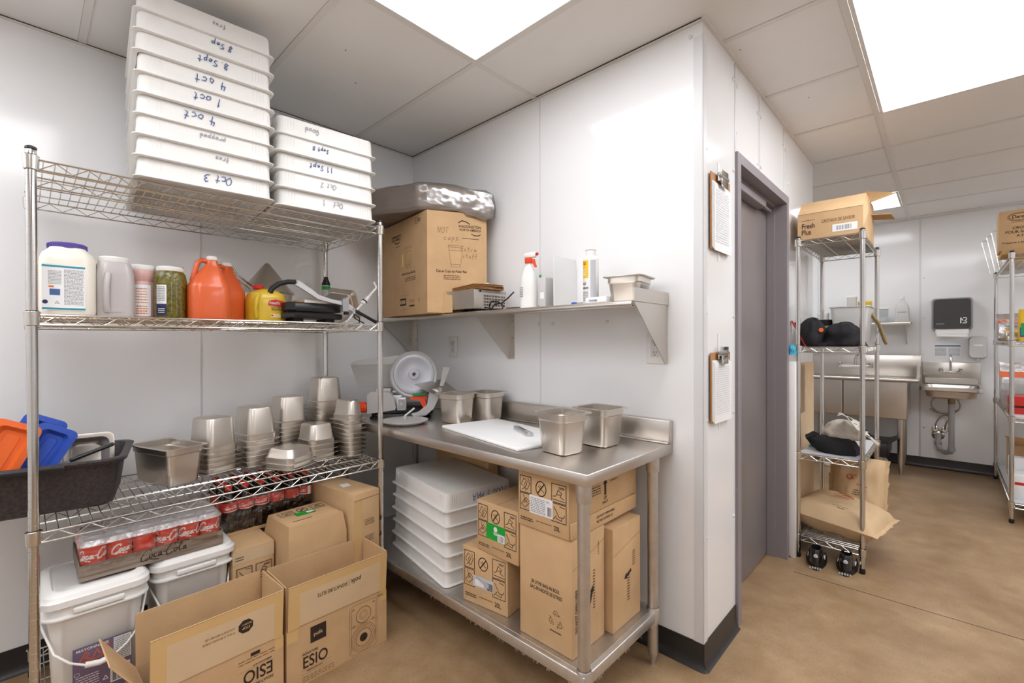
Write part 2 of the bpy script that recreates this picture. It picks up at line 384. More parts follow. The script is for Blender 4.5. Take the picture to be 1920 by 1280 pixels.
wall('wall_far', [(.48, XE+.12, YD, YD+.12, 0, H)], [(x-.008, x+.008, YD-.002, YD, .1, H) for x in (1.55, 2.42, 3.3)],
     [((x, YD, z), ((1, 0, 0), (0, 0, 1))) for x, z in ((2.45, 1.9), (2.45, 1.5), (2.45, .9), (2.45, .4))])
wall('wall_right', [(XE, XE+.12, YN, YD, 0, H)])
wall('wall_near', [(-.12, XE+.12, YN-.12, YN, 0, H)])
# corner guard with rounded edge at the outside corner, wall cap strip under the ceiling
a = MB(); a.b2(XW-.035, XW+.003, -.003, .0, .1, 2.45, 'wall_seam'); a.b2(XW, XW+.003, -.003, .035, .1, 2.45, 'wall_seam')
a.tube([(XW+.0, .0, .1), (XW, .0, 2.45)], .004, 'wall_seam', 8)
struct(a.build('trim_1'))
a = MB(); a.b2(0, XW+.012, -.012, 0, H-.010, H, 'ceiling_bar'); a.b2(0, .012, YN, -.012, H-.010, H, 'ceiling_bar'); a.b2(XW, XW+.012, 0, YC, H-.010, H, 'ceiling_bar')
a.b2(.6, XW+.012, YC, YC+.012, H-.010, H, 'ceiling_bar'); a.b2(.6, XE, YD-.012, YD, H-.010, H, 'ceiling_bar')
a.b2(.012, XW, -.0135, -.012, H-.005, H-.001, 'gap'); a.b2(.0115, .0125, YN, 0, H-.005, H-.001, 'gap')
struct(a.build('trim_2'))
# cove baseboards
def cove(name, segs):
    a = MB()
    for (x0, y0, x1, y1, nx, ny) in segs:
        prof = [(0, .1), (.004, .1), (.006, .03), (.012, .01), (.024, .001), (0, .001)]
        r0 = [(x0+nx*d, y0+ny*d, z) for d, z in prof]; r1_ = [(x1+nx*d, y1+ny*d, z) for d, z in prof]
        a.loft([r0, r1_], 'cove_base')
    return struct(a.build(name, recalc=True))
cove('baseboard_left', [(0, YN, 0, 0, 1, 0)])
cove('baseboard_back', [(0, 0, XW+.006, 0, 0, -1)])
cove('baseboard_door_side', [(XW, -.006, XW, DY0-.05, 1, 0), (XW, DY1+.05, XW, YC, 1, 0)])
cove('baseboard_far', [(.6, YD, XE, YD, 0, -1)])
cove('baseboard_right', [(XE, YN, XE, YD, -1, 0)])
a = MB(); prof = [(.004, .1), (.006, .03), (.012, .01), (.024, .001)]
for i in range(4): pass
a.loft([[(XW+d*math.cos(R(t)), d*math.sin(R(t)), z) for t in (-90, -70, -45, -20, 0)] + [(XW, 0, z)] for d, z in prof], 'cove_base')
struct(a.build('trim_3', recalc=True))
# ceiling with T-bars
a = MB(); a.b2(-.12, XE+.12, YN-.12, YD+.12, H, H+.08, 'ceiling_tile')
rows = [-3.45, -2.84, -2.23, -1.62, -1.015, -.41, .2, .8, 1.4, 2.0, 2.58, 3.15, 3.72, 4.3]
colx = [-.135, 1.085, 2.335, 3.585, 4.81]
for x in colx[1:]:
    a.b2(x-.012, x+.012, YN, YD, H-.004, H, 'ceiling_bar')
    a.b2(x-.0135, x-.012, YN, YD, H-.001, H, 'joint')
for y in rows:
    a.b2(.01, XE, y-.012, y+.012, H-.0034, H, 'ceiling_bar')
    a.b2(.01, XE, y-.0135, y-.012, H-.0007, H, 'joint')
for x, y in ((.55, -.7), (.75, -.85), (1.97, .3), (2.1, .95)): a.lathe([(.003, 0), (.003, .001)], 'gap', T(x, y, H-.001), n=8)
struct(a.build('ceiling'))
def troffer(x0, x1, y0, y1, label):
    t = thing('ceiling_light', label, 'ceiling light', ((x0+x1)/2, (y0+y1)/2, H), 0)
    hx, hy = (x1-x0)/2, (y1-y0)/2
    f = MB(); fr = .014
    for q in ((-hx, hx, -hy, -hy+fr), (-hx, hx, hy-fr, hy), (-hx, -hx+fr, -hy+fr, hy-fr), (hx-fr, hx, -hy+fr, hy-fr)): f.b2(*q, -.012, -.0045, 'ceiling_bar')
    f.build('frame', t)
    d = MB(); d.b2(-hx+fr, hx-fr, -hy+fr, hy-fr, -.0095, -.0045, 'light_diffuser'); d.build('diffuser', t)
    return t
troffer(1.1, 2.32, -1.0, -.425, 'bright white ceiling light panel above the steel work table')
troffer(2.35, 3.56, .2, 1.39, 'largest white ceiling light panel over the brown floor beside the door')
troffer(1.1, 2.32, 3.165, 3.705, 'small distant ceiling light panel seen behind the torn flavour crystals box')
troffer(2.35, 3.56, -2.825, -2.245, 'added fill light panel on the ceiling behind the viewer, out of view')  # unseen panel, added for more light from behind the camera
troffer(1.1, 2.32, -2.21, -1.635, 'added fill light panel on the ceiling overhead of the viewer, out of view')  # added above the camera as fill, never in view
troffer(.2, 1.07, -2.825, -2.245, 'added unseen fill light panel beyond the left end of the large shelving')  # added out of view to lift the dim left wall and shelving
troffer(.2, 1.07, -3.43, -2.86, 'added unseen fill light panel in the corner behind the viewer')  # extra unseen panel, adds fill on the left side
troffer(3.6, 4.79, 2.02, 2.565, 'added unseen fill light panel beyond the right edge rack')  # added outside the frame to light the far floor
troffer(3.6, 4.79, -.395, .185, 'added unseen fill light panel far to the right of the door')  # added outside the frame as fill from the right
troffer(3.6, 4.79, 3.165, 3.705, 'added unseen fill light panel in the far right corner')  # added outside the frame to brighten the dark far end
# ------------------------------------------------ door in its steel frame
t = MB()
t.b2(XW-.15, XW+.012, DY0-.045, DY0, 0, DH+.045, 'door_frame'); t.b2(XW-.15, XW+.012, DY1, DY1+.045, 0, DH+.045, 'door_frame')
t.b2(XW-.15, XW+.012, DY0, DY1, DH, DH+.045, 'door_frame')
t.b2(XW-.092, XW-.05, DY1-.012, DY1, 0, DH, 'door_frame'); t.b2(XW-.092, XW-.05, DY0, DY0+.012, 0, DH, 'door_frame'); t.b2(XW-.092, XW-.05, DY0+.012, DY1-.012, DH-.012, DH, 'door_frame')
fr_o = struct(t.build('door_frame'))
d = bpy.data.objects.new('door_1', None); COL.objects.link(d); d['kind'] = 'structure'; d.location = (XW-.06, DY0, 0)
fr_o.name = 'door_frame'; fr_o.parent = d; fr_o.matrix_parent_inverse = Matrix.Translation((-(XW-.06), -DY0, 0)); del fr_o['kind']
t = MB(); t.b2(-.08, -.034, .003, DY1-DY0-.003, .008, DH-.003, 'door_steel'); t.build('door_leaf', d)
t = MB(); t.b2(-.033, .02, .1, .6, DH-.06, DH-.022, 'door_frame', bev=.004); t.b2(-.015, .0, .5, .78, DH-.045, DH-.03, 'door_frame'); t.build('door_closer', d)
t = MB(); Mx = px_face(-.0325, .215, .92)
t.lines([[(.0, .05), (.02, .05), (.01, .03), (.025, .02), (.01, 0)], [(.02, -.01), (.03, -.02)]], .003, 'cola_white', Mx); t.build('scratch_mark', d)
t = MB(); t.b2(-.07, -.04, .004, DY1-DY0-.004, 0, .006, 'black_rubber'); t.build('door_sweep', d)
# white edge trim after the door frame
a = MB(); a.b2(XW, XW+.045, DY1+.05, DY1+.075, 0, 1.15, 'white_plastic', bev=.003); struct(a.build('trim_4'))
a = MB(); a.b2(XW-.3, XW-.151, DY0-.1, DY1+.1, 0, DH+.1, 'gap'); struct(a.build('wall_behind_door'))

# ================================================================ WIRE SHELVING
def post_mb(h, r=.0125):
    prof = [(r*.9, .0)]; z = .03
    while z < h-.02:
        prof += [(r, z-.0007), (r*.93, z-.0006), (r*.93, z+.0006), (r, z+.0007)] if z > .05 else [(r, z-.002)]
        z += .025
    prof += [(r, h-.004), (r*.8, h)]
    a = MB(); a.lathe(prof, 'chrome', n=14)
    return a
def shelf_mb(W, L, wires=True, solid=None):
    # W along X, L along Y, top at z=0, origin at the centre
    a = MB(); hx, hy = W/2, L/2
    n = int(L/.0255)
    for i in range(1, n):
        y = -hy+L*i/n; a.tube([(-hx, y, -.002), (hx, y, -.002)], .0017, 'wire', 5)
    for x in ([-hx*.6, -hx*.2, hx*.2, hx*.6] if W > .4 else [-hx*.35, hx*.35]): a.tube([(x, -hy, -.006), (x, hy, -.006)], .0024, 'wire', 6)
    def truss(p, q):
        p = Vector(p); q = Vector(q); d = q-p; k = max(2, int(d.length/.034)//2*2)
        for z in (-.003, -.032): a.tube([p+Vector((0, 0, z)), q+Vector((0, 0, z))], .003, 'wire', 6)
        pts = [p+d*((i+.5)/k)+Vector((0, 0, -.005 if i % 2 else -.03)) for i in range(k)]
        a.tube(pts, .0017, 'wire', 5)
    truss((hx, -hy, 0), (hx, hy, 0)); truss((-hx, -hy, 0), (-hx, hy, 0)); truss((-hx, -hy, 0), (hx, -hy, 0)); truss((-hx, hy, 0), (hx, hy, 0))
    if W > .4: truss((hx*.28, -hy, 0), (hx*.28, hy, 0))
    return a
def rack(label, x0, x1, y0, y1, zs, h, liner=()):
    t = thing('wire_shelving_rack', label, 'shelving', ((x0+x1)/2, (y0+y1)/2, 0))
    W, L = x1-x0, y1-y0
    sh = shelf_mb(W, L)
    for z in zs:
        s = sh.build('wire_shelf', t, (0, 0, z))
        for i in (-1, 1):
            for j in (-1, 1):
                c = MB(); c.lathe([(.0145, -.036), (.017, -.034), (.019, .006), (.0145, .008)], 'wire', n=14, c0=False, c1=False)
                c.lathe([(.0145, .006), (.0155, .008), (.013, .010)], 'black_rubber', n=14, c0=False, c1=False)
                c.build('collar', s, (i*W/2, j*L/2, 0))
    for i in (-1, 1):
        for j in (-1, 1):
            p = post_mb(h-.03).build('post', t, (i*W/2, j*L/2, .03))
            f = MB(); f.lathe([(.011, -.03), (.014, -.026), (.014, -.008), (.01, 0)], 'black_rubber', n=12); f.build('foot', p)
            c = MB(); c.lathe([(.0135, 0), (.013, .006), (.006, .01)], 'black_plastic', n=12); c.build('cap', p, (0, 0, h-.03))
    return t
XB, XF, YL, YR = .07, .65, -1.772, -.634
ZT, ZM, ZL, ZB = 1.815, 1.357, .71, .10
rack('large four tier chrome wire shelving unit against the left wall holding white trays', XB, XF, YL, YR, (ZB, ZL, ZM, ZT), 1.84)

# ------------------------------------------------ white dough trays, stacked upside down
def dough_tray_mb(hx, hy, h=.0775, lip=.013):
    a = MB(); r = .024
    rings = [a.rr(hx+lip-.004, hy+lip-.004, r, 0, 5), a.rr(hx+lip, hy+lip, r, .0015, 5), a.rr(hx+lip, hy+lip, r, .0045, 5), a.rr(hx+lip-.003, hy+lip-.003, r, .006, 5), a.rr(hx+.001, hy+.001, r, .0075, 5), a.rr(hx-.002, hy-.002, r, h-.005, 5), a.rr(hx-.0035, hy-.0035, r-.002, h-.0015, 5), a.rr(hx-.007, hy-.007, r-.004, h, 5)]
    inn = [a.rr(hx-.016, hy-.016, r-.008, h-.005, 5), a.rr(hx-.006, hy-.006, r-.004, .009, 5), a.rr(hx-.003, hy-.003, r-.004, 0, 5)]
    a.loft(rings, 'tray_plastic', c0=False, c1=True)
    a.loft(list(reversed(inn)), 'tray_plastic', c0=False, c1=True)
    a.loft([rings[0], inn[2]], 'tray_plastic', c0=False, c1=False)
    for sx, sy in ((1, 1), (1, -1), (-1, 1), (-1, -1)):     # corner ribs
        for k in range(4):
            a.box((sx*(hx-.0022), sy*(hy-.028-k*.011), .036), (.005, .003, .056), 'tray_plastic')
            a.box((sx*(hx-.028-k*.011), sy*(hy-.0022), .036), (.003, .005, .056), 'tray_plastic')
    return a
def upside(x, y, z): return frame((x, y, z), (0, -1, 0), (0, 0, -1))
ord9 = ['bottom', 'second', 'third', 'fourth', 'fifth', 'sixth', 'seventh', 'eighth', 'topmost']
def tray_stack(cx, cy, hx, hy, z0, pitch, notes, where, group, rz=0, lab=None):
    base = None
    for i, nt_ in enumerate(notes):
        pos = ord9[i] if i < len(notes)-1 else 'topmost'
        extra = ' marked %s' % nt_[0] if nt_ and nt_[3] == 'pen_blue' else ''
        o = thing('dough_tray', 'white dough tray%s, %s of the %s' % (extra, pos, where), 'tray', (cx+random.uniform(-.003, .003), cy+random.uniform(-.003, .003), z0+i*pitch), rz+random.uniform(-.4, .4), group)
        if base is None: base = dough_tray_mb(hx, hy).build('tray_body', o)
        else: b_ = base.copy(); COL.objects.link(b_); b_.parent = o
        if nt_:
            txt, yy, hh, col = nt_
            a = MB(); a.hand(txt, yy, -.014, hh*1.15, col, upside(hx+.0012, 0, .040), .0028, .0008, jit=.07); a.build('pen_writing', o)
tray_stack(.424, -1.309, .272, .199, ZT+.0015, .0685,
    [('Oct 3', -.07, .024, 'pen_blue'), ('fresh 5', -.06, .014, 'pen_grey'), ('prepped', -.05, .014, 'pen_grey'), ('4 oct', -.02, .027, 'pen_blue'), ('1 oct', -.035, .024, 'pen_blue'), ('4 oct', -.05, .027, 'pen_blue'), ('8.Sept', -.06, .02, 'pen_blue'), ('8 Sep', -.07, .018, 'pen_blue'), ('fresh', -.05, .014, 'pen_grey')],
    'tall stack on the shelving', 'dough trays in the tall stack', -4.8)
tray_stack(.424, -.878, .272, .199, ZT+.0015, .0715, [('Oct 01', -.06, .02, 'pen_grey'), ('Oct 2', -.03, .018, 'pen_grey'), ('11 Sept', -.02, .019, 'pen_blue'), ('Sept 8', .0, .015, 'pen_blue'), ('Good', .04, .018, 'pen_grey')],
    'shorter stack on the shelving', 'dough trays in the shorter stack', -4.8)

# ------------------------------------------------ jars and jugs on the middle shelf
def cylmap(r, z0, a0=0, k=1):     # wrap flat prints round an upright cylinder, u along the surface, facing +X
    def fn(u, v, z): 
        t = a0+u/r
        return ((r*k+z)*math.cos(t), (r+z)*math.sin(t), z0+v)
    return fn
S = ZM+.0005
t = thing('mayonnaise_jar', 'large cream plastic jar with purple lid and blue banded nutrition label', 'jar', (.47, -1.688, S))
a = MB(); P_ = [(.062, .0), (.071, .006), (.073, .02), (.073, .185), (.066, .205), (.05, .22), (.046, .226)]
a.loft([a.rr(r*1.0, r*.93, r*.55, z, 6) for r, z in P_], 'cream_jar'); a.build('body', t)
a = MB(); a.lathe([(.046, .0), (.048, .002), (.048, .018), (.044, .021)], 'purple_lid', T(0, 0, .222), n=32)
for i in range(48): a.box((.0485*math.cos(i*PI/24), .0485*math.sin(i*PI/24), .232), (.001, .0018, .014), 'purple_lid', None)
a.build('lid', t)
a = MB(); F_ = px_face(.0735, 0, 0)
a.rect(-.062, .018, .1, .148, 'label_white', F_, .0004); a.rect(-.062, .155, .1, .006, 'label_teal', F_); a.rect(-.062, .02, .1, .006, 'label_teal', F_)
a.gibber(-.048, .1, .03, .045, 10, 'label_text', F_); a.gibber(-.012, .035, .046, .115, 26, 'label_text', F_); a.rect(-.045, .066, .024, .02, 'pen_blue', F_)
a.rect(-.047, .09, .012, .006, 'label_orange', F_); a.disc(-.055, .044, .0065, 'label_navy', F_); a.lines([[(-.033, .04), (-.028, .047), (-.023, .04), (-.033, .04)]], .001, 'ink', F_)
a.build('label', t)
t = thing('plastic_jug', 'cloudy translucent plastic jug with white lid and moulded side grip', 'jug', (.47, -1.571, S))
a = MB(); a.loft([a.rr(r, r*1.0, r*.5, z, 6) for r, z in [(.045, 0), (.051, .006), (.052, .06), (.052, .15), (.046, .185), (.04, .195)]], 'smoke_jar')
a.loft([a.rr(.022, .026, .015, z, 4, .031+dx*0, .0) for z, dx in ((.02, 0), (.13, 0))], 'smoke_jar'); a.build('body', t)
a = MB(); a.tube([(.05, -.022, .02), (.057, -.026, .045), (.059, -.026, .1), (.055, -.022, .14), (.048, -.02, .15)], .0095, 'smoke_jar', 10); a.build('handle', t)
a = MB(); a.lathe([(.042, 0), (.043, .002), (.043, .016), (.039, .02)], 'white_plastic', T(0, 0, .193), n=28); a.build('lid', t)
t = thing('sauce_jar', 'small pink sauce jar with pale printed label between the jug and relish', 'jar', (.42, -1.484, S))
a = MB(); a.lathe([(.036, 0), (.04, .005), (.04, .13), (.036, .14), (.041, .155), (.04, .178), (.036, .184)], 'pink_jar', n=28); a.build('body', t)
a = MB(); a.lathe([(.037, 0), (.038, .003), (.037, .018), (.03, .021)], 'white_plastic', T(0, 0, .182), n=24); a.build('lid', t)
a = MB(); f = cylmap(.0405, .012, R(-25))
for j in range(8): a.quad([f(-.036+.009*j, 0, 0), f(-.027+.009*j, 0, 0), f(-.027+.009*j, .115, 0), f(-.036+.009*j, .115, 0)], 'label_white')
a.gibber(-.01, .005, .035, .035, 4, 'label_orange', None, fn=f); a.gibber(-.01, .045, .035, .06, 6, 'label_orange', None, fn=f, fill=.3); a.build('label', t)
t = thing('relish_jar', 'wide jar of green relish with white lid and navy label', 'jar', (.465, -1.409, S))
a = MB(); a.lathe([(.045, 0), (.05, .006), (.051, .15), (.047, .172), (.04, .182)], 'relish', n=36); a.build('body', t)
a = MB(); a.lathe([(.042, 0), (.043, .002), (.043, .014), (.038, .018)], 'white_plastic', T(0, 0, .181), n=28); a.build('lid', t)
a = MB(); f = cylmap(.0515, .012, R(-12))
for j in range(5):
    u = -.045+.007*j
    a.quad([f(u, .002, 0), f(u+.007, .002, 0), f(u+.007, .115, 0), f(u, .115, 0)], 'label_white')
    a.quad([f(u, .002, .0004), f(u+.007, .002, .0004), f(u+.007, .045, .0004), f(u, .045, .0004)], 'label_navy')
a.gibber(-.042, .055, .028, .055, 9, 'label_text', None, fn=f); a.gibber(-.038, .01, .022, .02, 3, 'label_white', None, fn=f, z=.0008)
for j in range(4):
    for L_ in ([(.005, .02+j*.03), (.035, .02+j*.03)],): a.lines([L_], .0012, 'clear_plastic', None, .0006, f)
for u in (.005, .02, .035): a.lines([[(u, .01), (u, .05), (u, .09), (u, .13)]], .0012, 'clear_plastic', None, .0006, f)
a.build('label', t)
t = thing('lid_disc', 'loose green plastic lid lying on the relish jar', 'lid', (.43, -1.39, S+.1995))
a = MB(); a.lathe([(.028, 0), (.03, .001), (.03, .005), (.026, .007)], 'green_plastic', n=24); a.build('disc', t, smooth=30)
def orange_jug(x, y, rz, label, sc=1.0):
    t = thing('sauce_jug', label, 'jug', (x, y, S), rz, 'orange sauce jugs')
    a = MB(); P_ = [(.055, 0, 0), (.068, .006, 0), (.07, .02, 0), (.07, .125, 0), (.066, .138, 0), (.062, .145, 0), (.05, .17, .004), (.03, .205, .01), (.019, .225, .013), (.017, .24, .013)]
    a.loft([a.rr(r*.86, r, r*.6, z, 6, 0, dy) for r, z, dy in P_], 'orange_jug'); a.build('body', t)
    a = MB(); a.tube([(0, .0, .232), (0, -.022, .235), (0, -.034, .226), (0, -.044, .19), (0, -.052, .155), (0, -.05, .14)], .0095, 'orange_jug', 10); a.build('handle', t)
    a = MB(); a.lathe([(.018, 0), (.019, .002), (.019, .013), (.015, .016)], 'white_plastic', T(0, .013, .238), n=20); a.build('cap', t)
    return t
orange_jug(.49, -1.292, 0, 'orange plastic sauce jug with white cap and loop handle, nearest on the middle shelf')
orange_jug(.37, -1.205, 25, 'second orange plastic sauce jug, partly hidden behind the tongs')
t = thing('mustard_jug', 'yellow mustard jug with red and yellow printed label behind the sandwich press', 'jug', (.42, -1.06, S))
a = MB(); a.loft([a.rr(r*.85, r, r*.6, z, 6) for r, z in [(.06, 0), (.073, .006), (.075, .02), (.075, .1), (.068, .125), (.045, .14), (.02, .148)]], 'mustard'); a.tube([(.058, -.055, .02), (.066, -.062, .06), (.062, -.055, .1), (.05, -.04, .118)], .009, 'mustard', 8)
a.build('body', t)
a = MB(); a.lathe([(.02, 0), (.021, .002), (.021, .015), (.017, .018)], 'red', T(0, -.03, .146), n=20); a.build('cap', t)
a = MB(); F_ = px_face(.0645, 0, 0); a.loft([[(-.012, .074, 0), (.05, .068, 0), (.054, .092, 0), (.02, .1, 0), (-.008, .094, 0)], [(-.012, .074, .0012), (.05, .068, .0012), (.054, .092, .0012), (.02, .1, .0012), (-.008, .094, .0012)]], 'red', F_)
a.text("French's", -.007, .079, .012, 'cola_white', F_, .002, .75); a.text('YELLOW', .0, .052, .009, 'ink', F_, .001, .8); a.gibber(0, .062, .04, .006, 1, 'label_purple', F_); a.rect(-.004, .02, .05, .02, 'yellow_label', F_); a.gibber(.0, .022, .04, .015, 3, 'label_white', F_, z=.0012); a.disc(.004, .03, .004, 'red', F_, z=.0015)
a.build('label', t)
# conical strainer and its handle, upside down behind
t = thing('conical_strainer', 'upturned metal conical strainer with a long wire handle', 'strainer', (.26, -1.0, S+.04))
a = MB(); a.lathe([(.112, .10), (.116, .106), (.112, .112), (.105, .12), (.01, .246), (.003, .25)], 'pan_steel', n=36); a.build('cone', t)
a = MB()
for dz in (0, .0): pass
a.tube([(.09, -.06, .11), (.105, -.1, .125), (.11, -.155, .165), (.11, -.175, .2), (.105, -.2, .21), (.1, -.218, .2), (.1, -.21, .18), (.1, -.15, .145), (.09, -.09, .1)], .0045, 'chrome', 8)
a.build('handle', t)
a = MB(); a.lathe([(.085, 0), (.09, .004), (.105, .12), (.108, .139), (.09, .14)], 'pan_steel', T(0, 0, -.0395), n=32); a.build('rim_bowl', t)
# sandwich press with long lever
t = thing('sandwich_press', 'black two plate sandwich press with silver lever arm and curved grip', 'appliance', (.5, -.9, S))
a = MB(); hexp = [(-.13, -.05), (-.06, -.1), (.1, -.1), (.14, -.06), (.14, .06), (.1, .09), (-.1, .09), (-.13, .05)]
def platemb(z0, z1, sc=1, m='black_plastic', tilt=0, cy=0):
    M2 = T(0, cy, 0) @ RX(tilt); a.loft([[(x*sc*.75, y*1.5*sc, z) for y, x in [(q[0]*.95, q[1]*.95) for q in hexp]] for z in (z0,)]+[[(x*sc*.75, y*1.5*sc, z) for y, x in hexp] for z in (z0+.006, z1)]+[[(x*sc*.75*.95, y*1.5*sc*.95, z1+.004) for y, x in hexp]], m, M2)
hexp = [(y*.62, x) for y, x in hexp]
platemb(.018, .04); a.build('lower_plate', t, recalc=True)
a = MB(); platemb(.05, .085, .97, tilt=0); a.build('upper_plate', t, recalc=True)
a = MB(); a.loft([[(x*.7, y*.8, z) for y, x in hexp] for z in (.0865, .1)], 'pan_steel'); a.build('top_cover', t, recalc=True)
for sy in (-.07, .07):
    a = MB(); a.b2(-.05, .05, sy-.02, sy+.02, 0, .018, 'black_rubber'); a.build('foot', t)
a = MB(); xs = .09
prof = [(-.103, .16), (-.1, .178), (-.085, .176), (-.03, .143), (.0, .122), (.06, .106), (.115, .1), (.15, .085), (.178, .06), (.165, .052), (.135, .068), (.11, .082), (.06, .09), (-.005, .104), (-.05, .13)]
a.loft([[(xs-.006, y, z) for y, z in prof], [(xs+.006, y, z) for y, z in prof]], 'cast_aluminium')
for y, z in ((-.095, .17), (.163, .068)): a.tube([(xs+.005, y, z), (xs+.009, y, z)], .006, 'blade', 12)
a.b2(xs-.012, xs+.012, .105, .135, .055, .11, 'blade'); a.b2(xs-.01, xs, .12, .14, .04, .07, 'black_plastic'); a.build('lever_arm', t, recalc=True)
a = MB(); a.tube([(xs, -.2, .118), (xs, -.19, .137), (xs, -.165, .157), (xs, -.13, .168), (xs, -.098, .17)], .0105, 'black_rubber', 10); a.build('grip', t)
a = MB(); a.tube([(xs, .17, .062), (xs, .285, .008)], .008, 'black_plastic', 8); a.build('rod', t)
# tilted steel pan, white pump, banded bottle, cord
t = thing('steel_pan', 'grey steel pan tipped on its side behind the press on the middle shelf', 'pan', (.27, -.75, S+.012), rot=(R(-58), R(12), R(20)))
# filled in with pan builder below
TIPPAN = t
t = thing('condiment_pump', 'white plastic condiment pump leaning across the shelf end', 'pump', (.44, -.70, S+.01), rot=(R(-42), 0, 0))
a = MB(); a.lathe([(.004, 0), (.006, .1), (.006, .13), (.013, .135), (.013, .15), (.01, .155), (.01, .18), (.006, .19), (.006, .24)], 'white_plastic', n=14); a.build('stem', t)
a = MB(); a.tube([(0, 0, .24), (0, 0, .25), (0, -.012, .258), (0, -.03, .262)], .006, 'white_plastic', 8); a.build('spout', t)
a = MB(); a.lathe([(.0145, .148), (.0145, .154)], 'black_rubber', n=14); a.build('ring', t)
t = thing('sealant_bottle', 'slim grey bottle with black nozzle and green band beside the rear post', 'bottle', (.125, -.655, S))
a = MB(); a.lathe([(.021, 0), (.022, .004), (.022, .225)], 'grey_plastic', n=18); a.build('body', t)
a = MB(); a.lathe([(.0225, .2), (.0225, .22)], 'label_green', n=18); a.build('band', t)
a = MB(); a.lathe([(.022, .225), (.022, .235), (.012, .26), (.01, .272)], 'black_plastic', n=18); a.build('nozzle', t)
a = MB(); a.tube([(0, 0, .004), (.02, .02, .006), (.04, .01, .03), (.03, -.015, .05), (.01, .0, .03), (.03, .03, .01), (.05, .03, .004)], .0028, 'black_rubber', 6)
tag(a.build('power_cord', None, (.5, -.69, S)), 'short black cord curled at the right end of the middle shelf', 'cord')

# ------------------------------------------------ steam table pans
def pan_mb(w, d, h, fl=.0125, tap=.012, r=.022):
    a = MB(); hx, hy = d/2-fl, w/2-fl
    o = [(hx-tap-.010, hy-tap-.010, r, 0), (hx-tap-.0035, hy-tap-.0035, r, .0025), (hx-tap, hy-tap, r, .010), (hx-.004, hy-.004, r+.004, h-.03), (hx, hy, r+.004, h-.026), (hx, hy, r+.004, h-.003), (hx+fl-.002, hy+fl-.002, r, h-.0015), (hx+fl, hy+fl, r, h-.004), (hx+fl, hy+fl, r, h-.001), (hx+fl-.003, hy+fl-.003, r, h), (hx-.0015, hy-.0015, r+.003, h-.0015),
         (hx-.0015, hy-.0015, r+.003, h-.026), (hx-.0055, hy-.0055, r+.003, h-.03), (hx-tap-.0015, hy-tap-.0015, r, .0135), (hx-tap-.012, hy-tap-.012, r, .0015)]
    a.loft([a.rr(x, y, rr_, z, 5) for x, y, rr_, z in o], 'pan_steel'); return a
PM = {'sixth': (.162, .176, .15), 'quarter': (.165, .285, .15), 'deep_sixth': (.155, .2, .15), 'ninth': (.108, .176, .1), 'shallow_sixth': (.155, .17, .1), 'flat_sixth': (.17, .18, .065)}
PMESH = {}
def pan(kind, x, y, z, rz, label, group=None, flip=False, rot=None, size=None, parent_thing=None):
    key = (kind, size)
    w_, d_, h_ = size or PM[kind]
    if key not in PMESH: PMESH[key] = pan_mb(w_, d_, h_)
    if parent_thing is not None: o = parent_thing
    if key not in PANOBJ:
        o = PMESH[key].build('steel_pan'); PANOBJ[key] = o
    else:
        o = PANOBJ[key].copy(); COL.objects.link(o)
    o.name = 'steel_pan'
    if rot: o.rotation_euler = rot; o.location = (x, y, z)
    elif flip: o.rotation_euler = (PI, 0, R(rz)); o.location = (x, y, z+h_)
    else: o.rotation_euler = (0, 0, R(rz)); o.location = (x, y, z)
    tag(o, label, 'pan', group)
    if not group and 'group' in o: del o['group']
    return o
PANOBJ = {}
bpy.data.objects.remove(TIPPAN)
pan('sixth', .30, -.735, S+.055, 0, 'grey steel pan tipped on its side behind the sandwich press', rot=(R(-62), R(8), R(25)))
names = ['bottom', 'second', 'third', 'fourth', 'fifth', 'sixth', 'seventh', 'eighth', 'ninth', 'tenth', 'eleventh', 'twelfth']
def pan_stack(kind, x, y, rz, n, pitch, where, group):
    for i in range(n):
        pos = 'topmost' if i == n-1 else names[i]
        pan(kind, x+random.uniform(-.001, .001), y+random.uniform(-.001, .001), ZL+.0005+i*pitch, rz+random.uniform(-1, 1), ('upturned steel pan, %s upwards in %s' if 0 < i < n-1 else 'upturned steel pan, %s in %s') % (pos, where), group, flip=True)
pan_stack('sixth', .245, -1.222, 20, 5, .021, 'the leftmost stack of five', 'pans in the leftmost nested stack')
pan_stack('deep_sixth', .24, -1.052, 8, 6, .0225, 'the bulky stack of six', 'pans in the second nested stack')
pan_stack('sixth', .165, -.872, 3, 8, .02, 'the middle stack of eight', 'pans in the middle nested stack')
pan_stack('sixth', .19, -.695, 2, 12, .0205, 'the tallest stack by the rear post', 'pans in the tallest nested stack')
pan_stack('shallow_sixth', .352, -.812, 6, 4, .022, 'the short stack of four', 'pans in the short nested stack')
pan_stack('ninth', .40, -.672, 10, 9, .0215, 'the narrow stack at the shelf end', 'pans in the narrow nested stack')
pan_stack('flat_sixth', .425, -.965, 25, 2, .022, 'the low pair at the shelf edge', 'pans in the low nested pair')
pan('quarter', .30, -1.392, ZL+.0005, 18, 'single open steel pan standing upright between the black tub and the stacks')

